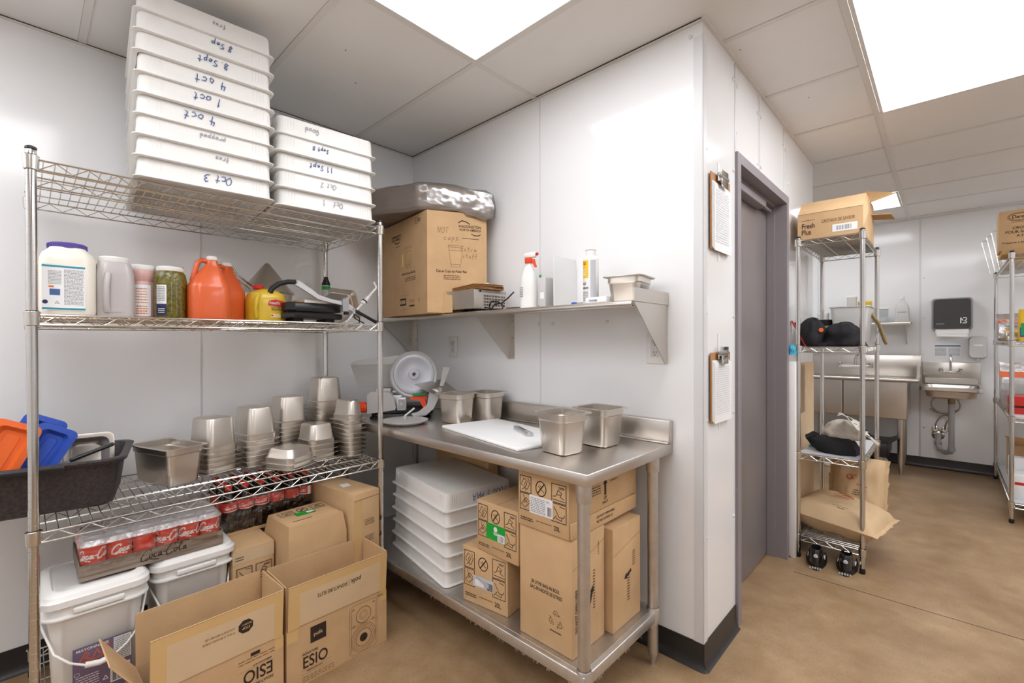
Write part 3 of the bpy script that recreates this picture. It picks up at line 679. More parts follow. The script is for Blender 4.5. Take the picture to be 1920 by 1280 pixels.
# ------------------------------------------------ black tub with trays in it
t = thing('bus_tub', 'black plastic bus tub with a rolled rim at the left end of the lower shelf', 'tub', (.30, -1.78, ZL+.001), -10.5)
a = MB(); hx, hy, h = .185, .255, .165
o_ = [(hx-.035, hy-.035, .03, 0), (hx-.024, hy-.024, .04, .008), (hx-.006, hy-.006, .05, h-.02), (hx-.004, hy-.004, .05, h-.012), (hx+.014, hy+.014, .055, h-.012), (hx+.017, hy+.017, .055, h-.004), (hx+.012, hy+.012, .055, h), (hx-.006, hy-.006, .05, h-.001), (hx-.012, hy-.012, .05, h-.02), (hx-.03, hy-.03, .04, .012), (hx-.04, hy-.04, .03, .006)]
a.loft([a.rr(x, y, r, z, 6) for x, y, r, z in o_], 'tub_plastic'); a.build('body', t)
for s_ in (-1, 1):
    a = MB(); a.b2(s_*(hx+.006), s_*(hx+.022), -.1, .12, h-.022, h-.004, 'black_plastic', bev=.004); a.build('grip_rail', t)
def shallow_tray(name, label, loc, rot, hx, hy, m, grp=None, h=.02, frame_m=None):
    a = MB(); a.loft([a.rr(x, y, r, z, 4) for x, y, r, z in [(hx-.03, hy-.03, .012, 0), (hx-.026, hy-.026, .014, .002), (hx-.018, hy-.018, .016, h-.003), (hx-.003, hy-.003, .02, h-.001), (hx, hy, .02, h-.004), (hx, hy, .02, h), (hx-.018, hy-.018, .016, h+.002), (hx-.03, hy-.03, .012, .006)]], m)
    a.loft([a.rr(x, y, r, z, 4) for x, y, r, z in [(hx-.04, hy-.04, .012, .006), (hx-.042, hy-.042, .012, .009)]], m)
    o = a.build(name, None, loc, rot); return tag(o, label, 'tray', grp)
def lean(c, long_, nrm):
    z = Vector(nrm).normalized(); y = Vector(long_); y = (y-y.dot(z)*z).normalized(); return frame(c, y.cross(z), y).to_euler()
shallow_tray('plastic_tray', 'orange plastic tray leaning in the black tub', (.385, -1.848, .895), lean((0, 0, 0), (-.05, .42, .9), (.95, -.1, .12)), .060, .125, 'orange_plastic')
shallow_tray('plastic_tray', 'blue plastic tray leaning highest in the black tub behind the orange tray', (.285, -1.785, .895), lean((0, 0, 0), (-.1, .46, .88), (.95, -.1, .15)), .06, .125, 'blue_plastic')
shallow_tray('plastic_tray', 'lower blue plastic tray leaning in the black tub beside the steel pan', (.35, -1.762, .868), lean((0, 0, 0), (-.1, .5, .86), (.95, -.1, .15)), .056, .125, 'blue_plastic')
pan('flat_sixth', .27, -1.632, .84, 0, 'shallow steel pan standing on edge inside the black tub', rot=(0, R(80), R(-4)), size=(.155, .18, .045))
t = thing('scraper', 'black handled scraper lying across the steel pan in the tub', 'kitchen tool', (.40, -1.712, .852), 0, rot=(R(19), 0, R(2)))
a = MB(); a.b2(-.012, .012, .03, .155, -.004, .008, 'black_plastic', bev=.005); a.build('handle', t)
a = MB(); a.b2(-.02, .02, -.06, .03, .0, .002, 'pan_steel'); a.build('blade', t)

# ================================================================ CARTONS AND PAILS UNDER THE SHELVING
def carton_mb(w_, d_, h_, m='cardboard', seam='y', tape=True, top='cardboard_light'):
    # w along Y, d along X, base at z=0
    a = MB(); a.box((0, 0, h_/2), (d_, w_, h_), m, bev=.0025)
    z = h_+.0004
    if seam == 'y':
        if tape: a.quad([(-.025, -w_/2+.002, z), (.025, -w_/2+.002, z), (.025, w_/2-.002, z), (-.025, w_/2-.002, z)], 'tape')
        a.quad([(-.001, -w_/2, z+.0003), (.001, -w_/2, z+.0003), (.001, w_/2, z+.0003), (-.001, w_/2, z+.0003)], 'ink')
    elif seam == 'x':
        if tape: a.quad([(-d_/2+.002, -.025, z), (d_/2-.002, -.025, z), (d_/2-.002, .025, z), (-d_/2+.002, .025, z)], 'tape')
        a.quad([(-d_/2, -.001, z+.0003), (d_/2, -.001, z+.0003), (d_/2, .001, z+.0003), (-d_/2, .001, z+.0003)], 'ink')
    return a
def picto(a, M, x, y, w_, h_, kind, m='ink'):
    lw = .0026
    a.lines([[(x, y), (x+w_, y), (x+w_, y+h_), (x, y+h_), (x, y)]], lw, m, M)
    p = lambda L: [[(x+u*w_, y+v*h_) for u, v in q] for q in L]
    if kind == 0: a.lines(p([[(.1,.45),(.35,.85),(.9,.6),(.65,.2),(.1,.45)], [(.5,.35),(.4,.5),(.5,.65),(.65,.55),(.5,.35)], [(.2,.15),(.45,.3),(.5,.1)], [(.7,.9),(.85,.75)]]), lw*.8, m, M)
    elif kind == 1: a.lines(p([[(.1,.3),(.45,.15),(.9,.5),(.55,.75),(.1,.3)], [(.3,.9),(.45,.55),(.7,.45)], [(.35,.4),(.6,.6)]]), lw*.8, m, M)
    elif kind == 2: a.lines(p([[(.1,.3),(.3,.35),(.45,.7),(.7,.55),(.6,.35),(.85,.25)], [(.08,.15),(.95,.12)], [(.5,.85),(.9,.85)], [(.5,.78),(.85,.78)], [(.4,.45),(.6,.45)]]), lw*.9, m, M)
    else: a.lines(p([[(.15,.8),(.35,.55),(.5,.3),(.8,.3),(.9,.45)], [(.3,.2),(.7,.12),(.7,.3)], [(.55,.88),(.9,.84)], [(.1,.1),(.35,.35)]]), lw*.9, m, M)
def nosign(a, M, cx, cy, r):
    a.circ(cx, cy, r, .0035, 'ink', M, ry=r*1.12); a.lines([[(cx-r*.65, cy-r*.8), (cx+r*.65, cy+r*.8)]], .0045, 'ink', M)
    a.lines([[(cx-r*.5, cy+r*.3), (cx-.1*r, cy), (cx+r*.6, cy-r*.45)], [(cx-.2*r, cy+r*.5), (cx+.2*r, cy+.1*r)]], .0025, 'ink', M)
def litre_face(a, M, W, Hh, label=None):
    # M: frame at the lower left of the face; icons, ban sign, sticker, volume
    picto(a, M, W*.04, Hh*.62, W*.23, Hh*.3, 0); picto(a, M, W*.04, Hh*.3, W*.23, Hh*.3, 1)
    picto(a, M, W*.68, Hh*.6, W*.27, Hh*.32, 2); picto(a, M, W*.68, Hh*.26, W*.27, Hh*.32, 3)
    nosign(a, M, W*.47, Hh*.76, W*.1)
    a.text('20L', W*.72, Hh*.1, Hh*.085, 'ink', M, wscale=.8)
    a.gibber(W*.05, Hh*.1, W*.26, Hh*.07, 2, 'ink', M, fill=.5); a.gibber(W*.38, Hh*.14, W*.3, Hh*.04, 1, 'ink_soft', M)
    if label == 'white':
        a.rect(W*.24, Hh*.28, W*.46, Hh*.33, 'label_white', M, .0011); a.gibber(W*.26, Hh*.3, W*.3, Hh*.28, 9, 'label_text', M, z=.0014); a.bars(W*.6, Hh*.31, W*.08, Hh*.16, 'ink', M, 9, .0014); a.text('20 L', W*.58, Hh*.54, Hh*.03, 'ink', M, .0014)
    if label == 'green':
        a.rect(W*.24, Hh*.3, W*.46, Hh*.31, 'label_green', M, .0011); a.disc(W*.47, Hh*.52, W*.045, 'label_white', M, z=.0013); a.lines([[(W*.42, Hh*.45), (W*.52, Hh*.45)], [(W*.43, Hh*.42), (W*.51, Hh*.42)]], .003, 'label_white', M, .0013)
        a.rect(W*.52, Hh*.305, W*.17, Hh*.15, 'label_white', M, .0013); a.bars(W*.54, Hh*.32, W*.13, Hh*.11, 'label_text', M, 9, .0015)
    if label == 'grey':
        a.rect(W*.24, Hh*.32, W*.44, Hh*.2, 'label_grey', M, .0011); a.rect(W*.29, Hh*.35, W*.2, Hh*.11, 'label_white', M, .0013); a.bars(W*.54, Hh*.33, W*.12, Hh*.13, 'ink', M, 9, .0014)
def arrow(a, M, x, y, L, ang, m='ink'):
    M2 = M @ T(x, y, .0008) @ RZ(ang)
    a.quad([(-.006, 0, 0), (.006, 0, 0), (.006, L*.65, 0), (-.006, L*.65, 0)], m, M2); a.quad([(-.013, L*.62, 0), (.013, L*.62, 0), (0, L, 0)], m, M2)

# open speaker cartons in front
def speaker_carton(cx, cy, rz, w_, d_, h_, fold, label, kind):
    t = thing('cardboard_box', label, 'box', (cx, cy, 0), rz); th = .004; X_, Y_ = d_/2, w_/2
    a = MB(); a.b2(-X_, X_, -Y_, Y_, 0, .004, 'cardboard_inside')
    def wallp(x0, x1, y0, y1, inner):
        a.b2(x0, x1, y0, y1, .004, fold, 'cardboard')
    wallp(X_-th, X_, -Y_, Y_, 0); wallp(-X_, -X_+th, -Y_, Y_, 0); wallp(-X_+th, X_-th, -Y_, -Y_+th, 0); wallp(-X_+th, X_-th, Y_-th, Y_, 0)
    F_ = px_face(X_, -Y_, 0)
    a.rect(0, fold-.045, .04, .045, 'tape', F_, .0005); a.rect(w_-.03, fold-.04, .03, .04, 'tape', F_, .0005)
    if kind == 'right':
        a.rect(.085, fold-.078, .06, .06, 'ink', F_); a.text('polk', .097, fold-.055, .014, 'cardboard_light', F_, .0012)
        a.text('ESIO', .055, .062, .043, 'ink', F_, wscale=.8); a.text('SIGNATURE', .055, .11, .01, 'ink', F_, wscale=.8); a.text('AMERICAN HI-FI', .07, .046, .006, 'ink', F_); a.lines([[(.055, .055), (.165, .055)], [(.055, .04), (.165, .04)]], .0008, 'ink_soft', F_)
        a.gibber(.055, .01, .12, .022, 3, 'ink_soft', F_, fill=.3); a.gibber(w_-.045, fold-.02, .03, .012, 2, 'ink', F_, fill=.4)
        x0, x1, z0, z1 = .24, .36, .012, fold-.012
        a.lines([[(x0+.012, z0), (x1-.012, z0), (x1, z0+.012), (x1, z1-.012), (x1-.012, z1), (x0+.012, z1), (x0, z1-.012), (x0, z0+.012), (x0+.012, z0)]], .0012, 'ink_soft', F_)
        a.lines([[(x0+.008, z0+.015), (x0+.008, z1-.014)], [(x1-.008, z0+.015), (x1-.008, z1-.014)], [(x0, .125), (x1, .125)]], .001, 'ink_soft', F_)
        cx_ = (x0+x1)/2; a.circ(cx_, .16, .032, .0018, 'ink', F_); a.circ(cx_, .16, .018, .001, 'ink_soft', F_); a.circ(cx_, .16, .012, .001, 'ink_soft', F_)
        for r in (.055, .049, .042, .034): a.circ(cx_, .068, r, .0012 if r > .04 else .0016, 'ink_soft' if r > .04 else 'ink', F_)
        a.disc(cx_, .068, .017, 'ink', F_)
        for px_, pz in ((x0+.015, .195), (x1-.015, .195), (x0+.017, .127), (x1-.017, .127)): a.circ(px_, pz, .004, .0012, 'ink', F_, 10)
    else:
        U = px_face(X_, -Y_, 0) @ T(w_, fold, 0) @ RZ(180)     # upside-down printing
        a.text('ESIO', .035, fold-.155, .043, 'ink', U @ T(0, 0, 0), wscale=.8); 
        a.text('SIGNATURE', .035, fold-.105, .01, 'ink', U, wscale=.8)
        a.text('AMERICAN HI-FI', .04, fold-.17, .006, 'ink', U); a.lines([[(.035, fold-.16), (.145, fold-.16)]], .0008, 'ink_soft', U)
        a.gibber(.03, fold-.2, .12, .02, 2, 'ink_soft', U, fill=.3)
        a.rect(.078, fold-.212, .03, .012, 'ink', U)
        x0, x1, z0, z1 = .05, .20, .0, fold-.06
        a.lines([[(x1, z0), (x1, z1-.02), (x1-.01, z1-.004), (x1-.03, z1), (x0+.02, z1), (x0, z1-.02), (x0, z0)]], .0012, 'ink_soft', F_)
        for r in (.06, .053, .046, .039, .032): a.circ((x0+x1)/2, .07, r, .0013, 'ink_soft' if r > .04 else 'ink', F_)
    a.build('body', t)
    # upright flaps above the fold
    def flap(nm, pts, prints=None):
        f = MB(); f.sheet(pts, .0035, 'cardboard')
        if prints: prints(f)
        return f.build(nm, t, recalc=False)
    ft = h_
    def fp(f):
        M2 = frame((X_+.0012, -Y_, fold), (0, 1, 0), (.012, 0, ft-fold)) @ T(0, 0, .001)
        hh = ft-fold-.002
        f.rect(.004, hh-.03, w_-.008, .03, 'tape', M2, .0003); f.rect(.004, 0, .04, hh-.03, 'tape', M2, .0003); f.rect(w_-.034, 0, .03, hh-.03, 'tape', M2, .0003)
        f.rect(.044, .006, w_-.078, hh-.036, 'cardboard_pale', M2, .0004)
        U = M2 @ T(w_, hh, 0) @ RZ(180)
        if kind == 'right':
            f.text('polk', .12, .055, .02, 'ink', U, wscale=.9); f.lines([[(.17, .05), (.17, .078)]], .001, 'ink_soft', U); f.text('SIGNATURE ELITE', .178, .058, .015, 'ink', U, wscale=.72)
        else:
            f.quad([(.125+.024*math.cos(R(22.5+45*i)), .07+.024*math.sin(R(22.5+45*i)), .0008) for i in range(8)], 'ink', U)
            f.text('STOP', .112, .071, .009, 'cardboard_light', U, .0012, .8); f.text('SECURITY', .107, .06, .006, 'cardboard_light', U, .0012, .8)
            f.text('IF SEAL IS BROKEN CHECK', .158, .074, .007, 'ink_soft', U, wscale=.8); f.text('CONTENTS BEFORE USE', .158, .06, .007, 'ink_soft', U, wscale=.8)
    flap('front_flap', [(X_-th, -Y_+.004, fold), (X_-th, Y_-.004, fold), (X_+.008, Y_-.004, ft), (X_+.008, -Y_+.004, ft)], fp)
    flap('back_flap', [(-X_, -Y_+.004, fold), (-X_, Y_-.004, fold), (-X_-.004, Y_-.004, ft), (-X_-.004, -Y_+.004, ft)])
    flap('side_flap', [(X_-.008, Y_-.0035, fold), (-X_+.008, Y_-.0035, fold), (-X_+.008, Y_, ft), (X_-.002, Y_, ft)])
    if kind == 'right': flap('side_flap', [(X_-.008, -Y_+.0015, fold), (-X_+.008, -Y_+.0015, fold), (-X_+.008, -Y_-.002, ft), (X_-.002, -Y_-.002, ft)])
    else: flap('side_flap', [(X_-.01, -Y_, fold), (-X_+.01, -Y_, fold), (-X_+.0, -Y_-.085, fold+.13), (X_-.01, -Y_-.085, fold+.13)])
    return t
speaker_carton(.775, -.945, 0, .405, .2, .385, .222, 'open brown speaker carton on the floor with a black square logo, nearest the work table', 'right')
speaker_carton(.785, -1.355, 2, .385, .2, .39, .222, 'open brown speaker carton with an octagon stop seal on its front flap', 'left')
a = MB(); rs = []
for i, (z, k) in enumerate([(0, .8), (.05, 1), (.12, 1.05), (.19, .9), (.25, .55), (.28, .2)]):
    rs.append([(k*.055*math.cos(2*PI*j/16)*(1+.15*math.sin(3*j+i)), k*.09*math.sin(2*PI*j/16)*(1+.12*math.cos(4*j+i*2)), z) for j in range(16)])
a.loft(rs, 'smoke_black'); tag(a.build('plastic_bag', None, (.785, -1.44, .0045)), 'crumpled black plastic bag inside the open carton', 'bag')

# white pails
def pail(x, y, label, printed):
    t = thing('plastic_pail', label, 'bucket', (x, y, ZB), 0, None); hx, hy = .15, .122
    a = MB(); P_ = [(-.022, 0), (-.018, .006), (-.004, .303), (.0, .308), (.012, .31), (.012, .315), (.002, .318), (.002, .347)]
    a.loft([a.rr(hx+d, hy+d, .05, z, 6) for d, z in P_], 'white_plastic')
    a.b2(hx-.002, hx+.014, -.06, .065, .318, .338, 'white_plastic', bev=.004)
    for sy in (-1, 1):
        for sx in (-1, 1): a.b2(sx*.05-.003, sx*.05+.003, sy*(hy-.0), sy*(hy+.012), .27, .34, 'white_plastic')
    a.build('body', t)
    a = MB(); P_ = [(.006, .344), (.014, .348), (.014, .367), (.008, .372), (.006, .38), (-.004, .388), (-.016, .389), (-.022, .382)]
    a.loft([a.rr(hx+d, hy+d, .045, z, 6) for d, z in P_], 'white_plastic'); a.build('lid', t)
    a = MB(); pts = [(.0, -hy-.016, .32)]
    for i in range(9):
        s_ = i/8; pts.append((.06+.125*math.sin(PI*s_)**.35 if 0 < s_ < 1 else .06, (-hy-.016)+(2*hy+.032)*s_, .3-.15*math.sin(PI*min(max(s_, .0), 1))**.5))
    pts.append((.0, hy+.016, .3)); a.tube(pts, .0035, 'white_plastic', 7); h = a.build('bail_handle', t)
    a = MB(); a.tube([pts[4], pts[5], pts[6]], .009, 'white_plastic', 10); a.build('grip', h)
    if printed:
        a = MB(); F_ = frame((hx-.0095, -hy, 0), (0, 1, 0), (.018, 0, .28)); F_ = F_ @ T(0, 0, .003)
        a.rect(.06, .03, .145, .175, 'label_white', F_, .0006); a.rect(.06, .115, .145, .09, 'label_purple', F_, .0009); a.rect(.06, .03, .145, .085, 'label_purple', F_, .0008)
        a.text('MAYONNAISE', .068, .19, .0085, 'label_white', F_, .0014, 1.05)
        a.lines([[(.075, .155), (.09, .183), (.1, .175), (.088, .166), (.105, .158)], [(.108, .16), (.118, .182), (.124, .165)], [(.13, .16), (.135, .185), (.15, .188), (.135, .172), (.15, .162)], [(.07, .15), (.15, .158)]], .0035, 'orange_jug', F_, .0013)
        a.rect(.158, .12, .045, .08, 'label_white', F_, .0011); a.gibber(.16, .122, .04, .075, 12, 'label_text', F_, z=.0014)
        a.text('18L', .13, .128, .016, 'label_white', F_, .0014, .9); a.rect(.15, .05, .05, .055, 'label_white', F_, .0012); a.bars(.154, .054, .042, .046, 'ink', F_, 16, .0015)
        a.rect(.065, .035, .06, .03, 'label_white', F_, .0012); a.gibber(.067, .07, .055, .04, 5, 'label_white', F_, z=.0012, fill=.3); a.circ(.07, .118, .006, .001, 'label_white', F_, z=.0013)
        a.lines([[(.132, .07), (.138, .082), (.144, .07), (.132, .07)]], .002, 'label_white', F_, .0013)
        a.build('label', t)
    return t
pail(.45, -1.628, 'white rectangular pail with purple mayonnaise label, nearest the left post', True)
pail(.40, -1.352, 'plain white rectangular pail, second under the drinks case', False)

# case of cans
ZC = ZB+.3905
CX, CY = .418, -1.467
t = thing('can_tray', 'grey wood patterned cardboard tray with cola lettering under the red cans', 'tray', (CX, CY, ZC))
a = MB(); W_, D_ = .408, .273
a.b2(-D_/2, D_/2, -W_/2, W_/2, 0, .002, 'wood_print'); a.b2(D_/2-.002, D_/2, -W_/2, W_/2, .002, .052, 'wood_print'); a.b2(-D_/2, -D_/2+.002, -W_/2, W_/2, .002, .052, 'wood_print')
a.b2(-D_/2+.002, D_/2-.002, -W_/2, -W_/2+.002, .002, .052, 'wood_print'); a.b2(-D_/2+.002, D_/2-.002, W_/2-.002, W_/2, .002, .052, 'wood_print')
F_ = px_face(D_/2, -W_/2, 0); a.script(.155, .018, .14, 'ink', F_, .11); a.lines([[(0, .05), (W_, .05)], [(0, .035), (.12, .036)], [(.3, .02), (W_, .022)], [(.0, .015), (.13, .013)]], .0006, 'ink', F_); a.gibber(.34, .024, .055, .014, 2, 'ink_soft', F_, fill=.4)
a.build('body', t)
def can_mb():
    a = MB(); a.lathe([(.024, 0), (.026, .001), (.031, .008), (.033, .012)], 'can_metal', n=24, c1=False); a.lathe([(.033, .012), (.033, .104)], 'cola_red', n=24, c0=False, c1=False)
    a.lathe([(.033, .104), (.031, .111), (.027, .119), (.0275, .122), (.0255, .1215), (.0245, .118), (.005, .118)], 'can_metal', n=24, c0=False)
    return a
can0 = None
rots = [0, 50, 150, -10, 20, 15]
for i in range(6):
    for j in range(4):
        rowname = ['front', 'second', 'third', 'rear'][j]
        lab = 'red cola can in the %s row of the case, number' % rowname
        col_ = ['at the left end', 'second from the left', 'third from the left', 'third from the right', 'second from the right', 'at the right end'][i]
        x = CX+.0995-j*.0663; y = CY-.166+i*.0664
        if can0 is None:
            can0 = thing('drink_can', '', 'can', (x, y, ZC+.0025)); can_mb().build('can_body', can0)
            a = MB(); f = cylmap(.0332, .0, R(0)); 
            a.script(-.055, .064, .118, 'cola_white', None, .2, .0004, f); a.gibber(-.005, .03, .022, .01, 2, 'cola_white', None, fn=f)
            for k in range(5):
                u = .052+k*.006; a.quad([f(u, .014, .0001), f(u+.006, .014, .0001), f(u+.006, .102, .0001), f(u, .102, .0001)], 'can_metal')
            a.gibber(.055, .03, .022, .06, 7, 'cola_red', None, fn=f, fill=.2)
            a.build('label', can0); c = can0
        else: c = copy_tree(can0); c.location = (x, y, ZC+.0025)
        c.rotation_euler.z = R(rots[i]+(0 if j == 0 else random.uniform(-180, 180)))
        c['label'] = 'red cola can %s of the %s row in the wrapped case' % (col_, rowname); c['group'] = 'cans in the wrapped case'
a = MB(); rg = [a.rr(D_/2+.002, W_/2+.002, .03, z, 5) for z in (.03, .108)] + [a.rr(D_/2-.008, W_/2-.008, .03, .124, 5), a.rr(D_/2-.05, W_/2-.06, .03, .127, 5)]
a.loft(rg[:2], 'film_case', c0=False, c1=False); a.loft(rg[1:], 'film_top', c0=False, c1=True); tag(a.build('shrink_wrap', None, (CX, CY, ZC)), 'clear wrinkled plastic wrap around the case of red cans', 'plastic wrap')

# low cartons, cola bottles, tapered carton, tall carton
def face_icons(label, x, y, w_, d_, h_, rz=0):
    t = thing('cardboard_box', label, 'box', (x, y, ZB+.001), rz); a = carton_mb(w_, d_, h_); a.build('box_body', t)
    return t
t = face_icons('low brown carton with hand drawings, under the left end of the bottle pack', .34, -1.150, .155, .40, .338)
a = MB(); F_ = px_face(.2005, -.0775, 0); picto(a, F_, .015, .2, .055, .06, 3); picto(a, F_, .085, .2, .06, .06, 2); nosign(a, F_, .06, .155, .03); a.gibber(.01, .29, .03, .02, 2, 'ink', F_, fill=.4); a.rect(.0, .28, .155, .05, 'cardboard_pale', F_, .0004); a.build('printing', t)
t = face_icons('low plain carton under the right end of the bottle pack', .215, -.945, .21, .27, .338)
bt = thing('bottle_tray', 'shallow cardboard tray under the pack of cola bottles', 'tray', (.236, -1.022, ZB+.3405)); a = MB(); a.b2(-.137, .137, -.2, .2, 0, .0015, 'cardboard')
for q in ((.1355, .137, -.2, .2), (-.137, -.1355, -.2, .2), (-.1355, .1355, -.2, -.1985), (-.1355, .1355, .1985, .2)): a.b2(*q, .0015, .014, 'cardboard')
a.build('body', bt)
b0 = None; BZ = ZB+.3425
for i in range(6):
    for j in range(4):
        x = .236+.099-j*.0655; y = -1.022-.164+i*.0655
        if b0 is None:
            b0 = thing('cola_bottle', '', 'bottle', (x, y, BZ)); a = MB()
            a.lathe([(.02, 0), (.028, .003), (.031, .012), (.029, .04), (.0315, .07), (.0315, .115), (.029, .14), (.02, .165), (.0125, .182), (.0125, .192)], 'cola_dark', n=18); a.build('bottle_body', b0)
            a = MB(); f = cylmap(.0319, 0, 0); a.lathe([(.0318, .098), (.0318, .138)], 'cola_red', n=20, c0=False, c1=False)
            a.script(-.026, .112, .05, 'cola_white', None, .2, .0004, f); a.lines([[(-.028+.008*k, .102) for k in range(8)]], .003, 'cola_white', None, .0004, f)
            for k in range(3):
                u = .032+k*.005; a.quad([f(u, .098, .0003), f(u+.005, .098, .0003), f(u+.005, .138, .0003), f(u, .138, .0003)], 'cola_white')
            a.build('label', b0)
            a = MB(); a.lathe([(.0135, .188), (.0145, .19), (.0145, .202), (.012, .204)], 'cola_red', n=16); a.build('cap', b0); c = b0
        else: c = copy_tree(b0); c.location = (x, y, BZ)
        c.rotation_euler.z = R([10, 0, -15, 60, 75, -60][i]+j*70)
        c['label'] = 'dark cola bottle %s of the %s row in the shelf pack' % (['at the left end', 'second from the left', 'third from the left', 'third from the right', 'second from the right', 'at the right end'][i], ['front', 'second', 'third', 'rear'][j]); c['group'] = 'cola bottles in the pack'
a = MB(); a.loft([a.rr(.139+d, .203+d, .03, z, 5) for d, z in ((0, .004), (.001, .06), (-.003, .12), (-.008, .15))], 'film_clear', c0=False, c1=False)
tag(a.build('shrink_wrap', None, (.236, -1.022, BZ)), 'clear glossy plastic wrap around the pack of dark cola bottles', 'plastic wrap')

t = thing('cardboard_box', 'brown carton with sloping upper sides and a green sticker on its top', 'box', (.53, -.936, ZB+.001), 3)
a = MB(); rg = [[(sx*x, sy*y, z) for sx, sy in ((1, 1), (-1, 1), (-1, -1), (1, -1))] for x, y, z in ((.12, .128, 0), (.12, .128, .33), (.105, .118, .408), (.1, .114, .41))]
a.loft(rg, 'cardboard'); F_ = frame((-.1, -.114, .411), (0, 1, 0), (-1, 0, 0)) @ T(0, -.2, 0)
a.rect(.07, .085, .085, .04, 'label_green', F_, .0006); a.rect(.12, .095, .03, .02, 'label_white', F_, .0009); picto(a, F_, .02, .12, .06, .05, 0); picto(a, F_, .16, .12, .055, .05, 2); nosign(a, F_, .12, .15, .022); a.gibber(.03, .03, .08, .01, 1, 'ink', F_, fill=.4)
a.lines([[(.0, .2), (.228, .2), (.228, 0), (0, 0), (0, .2)]], .0015, 'cardboard_inside', F_, .0004)
a.build('box_body', t, recalc=True)
t = thing('cardboard_box', 'tall narrow brown carton with white sticker on top, standing at the right shelving post', 'box', (.502, -.738, ZB+.001), 7)
a = MB(); W_, D_, h_ = .135, .34, .485; a.box((0, 0, h_/2), (D_, W_, h_), 'cardboard', bev=.0025); F_ = px_face(D_/2, -W_/2, 0)
a.rect(.0, 0, .04, h_-.03, 'tape', F_, .0005); a.lines([[(0, h_-.03), (W_, h_-.028)]], .002, 'ink', F_)
for z in (.33, .255): a.gibber(.055, z, .05, .03, 4, 'ink', F_, fill=.35); arrow(a, F_, .138, z+.004, .02, -40)
a.quad([(-.02, -.02, h_+.0006), (.03, -.03, h_+.0006), (.035, .01, h_+.0006), (-.015, .02, h_+.0006)], 'label_white'); a.build('box_body', t)

# ================================================================ WORK TABLE
TX0, TX1, TY, TZ = .12, 1.807, -.607, .86
t = thing('work_table', 'stainless steel work table with backsplash and lower shelf against the back wall', 'table', ((TX0+TX1)/2, -.3, 0))
ox, oy = (TX0+TX1)/2, -.3
a = MB(); a.X = T(-ox, -oy, 0)
a.b2(TX0, TX1, TY, -.004, TZ-.04, TZ, 'stainless_top', bev=.003)
a.b2(TX0, TX1, -.034, -.004, TZ+.0005, TZ+.094, 'stainless_top', bev=.003)
a.b2(TX0+.003, TX1-.003, -.042, -.034, TZ, TZ+.008, 'stainless_top', bev=.003); a.build('table_top', t)
a = MB(); a.X = T(-ox, -oy, 0); a.b2(.14, 1.785, -.595, -.075, .175, .2145, 'galvanised', bev=.003); a.b2(.16, 1.765, -.575, -.095, .2145, .2155, 'galvanised')
for i in range(70):     # peeling film tatters along the lower edge
    x = random.uniform(.55, 1.75); w_ = random.uniform(.002, .007); h_ = random.uniform(.002, .011); a.quad([(x, -.5955, .176), (x+w_, -.5955, .176), (x+w_*.5+random.uniform(-.004, .004), -.5965, .175-h_)], 'galvanised')
for i in range(24):
    y = random.uniform(-.58, -.09); w_ = random.uniform(.002, .007); h_ = random.uniform(.002, .011); a.quad([(1.7855, y, .176), (1.7855, y+w_, .176), (1.7865, y+w_*.5, .175-h_)], 'galvanised')
a.build('lower_shelf', t)
for x in (.16, 1.768):
    for y in (-.572, -.1):
        l = MB(); l.lathe([(.0, .0), (.011, .0), (.011, .02), (.019, .045), (.0205, .05), (.0205, TZ-.041)], 'galvanised', n=18, c0=False); l.lathe([(.024, .168), (.0245, .172), (.0245, .222), (.022, .226)], 'galvanised', n=18, c0=False, c1=False)
        l.lathe([(.025, TZ-.1), (.026, TZ-.097), (.026, TZ-.0415)], 'galvanised', n=18, c0=False, c1=False); l.build('leg', t, (x-ox, y-oy, 0))

def tpan(x, y, rz, label, kind='sixth', z=TZ+.0005, **k): return pan(kind, x, y, z, rz, label, **k)
tpan(1.565, -.420, -8, 'open steel pan at the front right of the work table, nearest the table corner')
tpan(1.60, -.215, -4, 'open steel pan on the work table just behind the nearest pan')
tpan(.78, -.275, 12, 'water spotted steel pan on the work table beside the meat slicer')
tpan(.842, -.124, 5, 'steel pan on the work table against the backsplash, left of the cutting board')
a = MB(); a.box((0, 0, .0065), (.6, .325, .013), 'cutting_board', bev=.004)
tag(a.build('cutting_board', None, (1.178, -.322, TZ+.0005), (0, 0, R(-10))), 'white plastic cutting board on the steel work table', 'cutting board')
t = thing('utility_knife', 'grey metal utility knife lying on the white cutting board', 'knife', (1.265, -.305, TZ+.014), -27)
a = MB(); a.loft([[(x, y*k, z) for x, y in [(-.09, -.006), (-.085, -.013), (-.03, -.014), (.0, -.011), (.05, -.015), (.085, -.013), (.092, -.005), (.09, .012), (.03, .013), (-.02, .011), (-.07, .014), (-.09, .01)]] for z, k in ((0, .9), (.004, 1), (.013, 1), (.017, .8))], 'cast_aluminium'); a.build('body', t)
a = MB(); a.b2(-.05, .03, -.003, .003, .0175, .0185, 'black_plastic'); a.lathe([(.006, .0165), (.006, .019)], 'chrome', T(.078, 0, 0), n=12); a.b2(-.09, -.03, -.011, -.009, .004, .014, 'black_plastic'); a.build('slider', t)

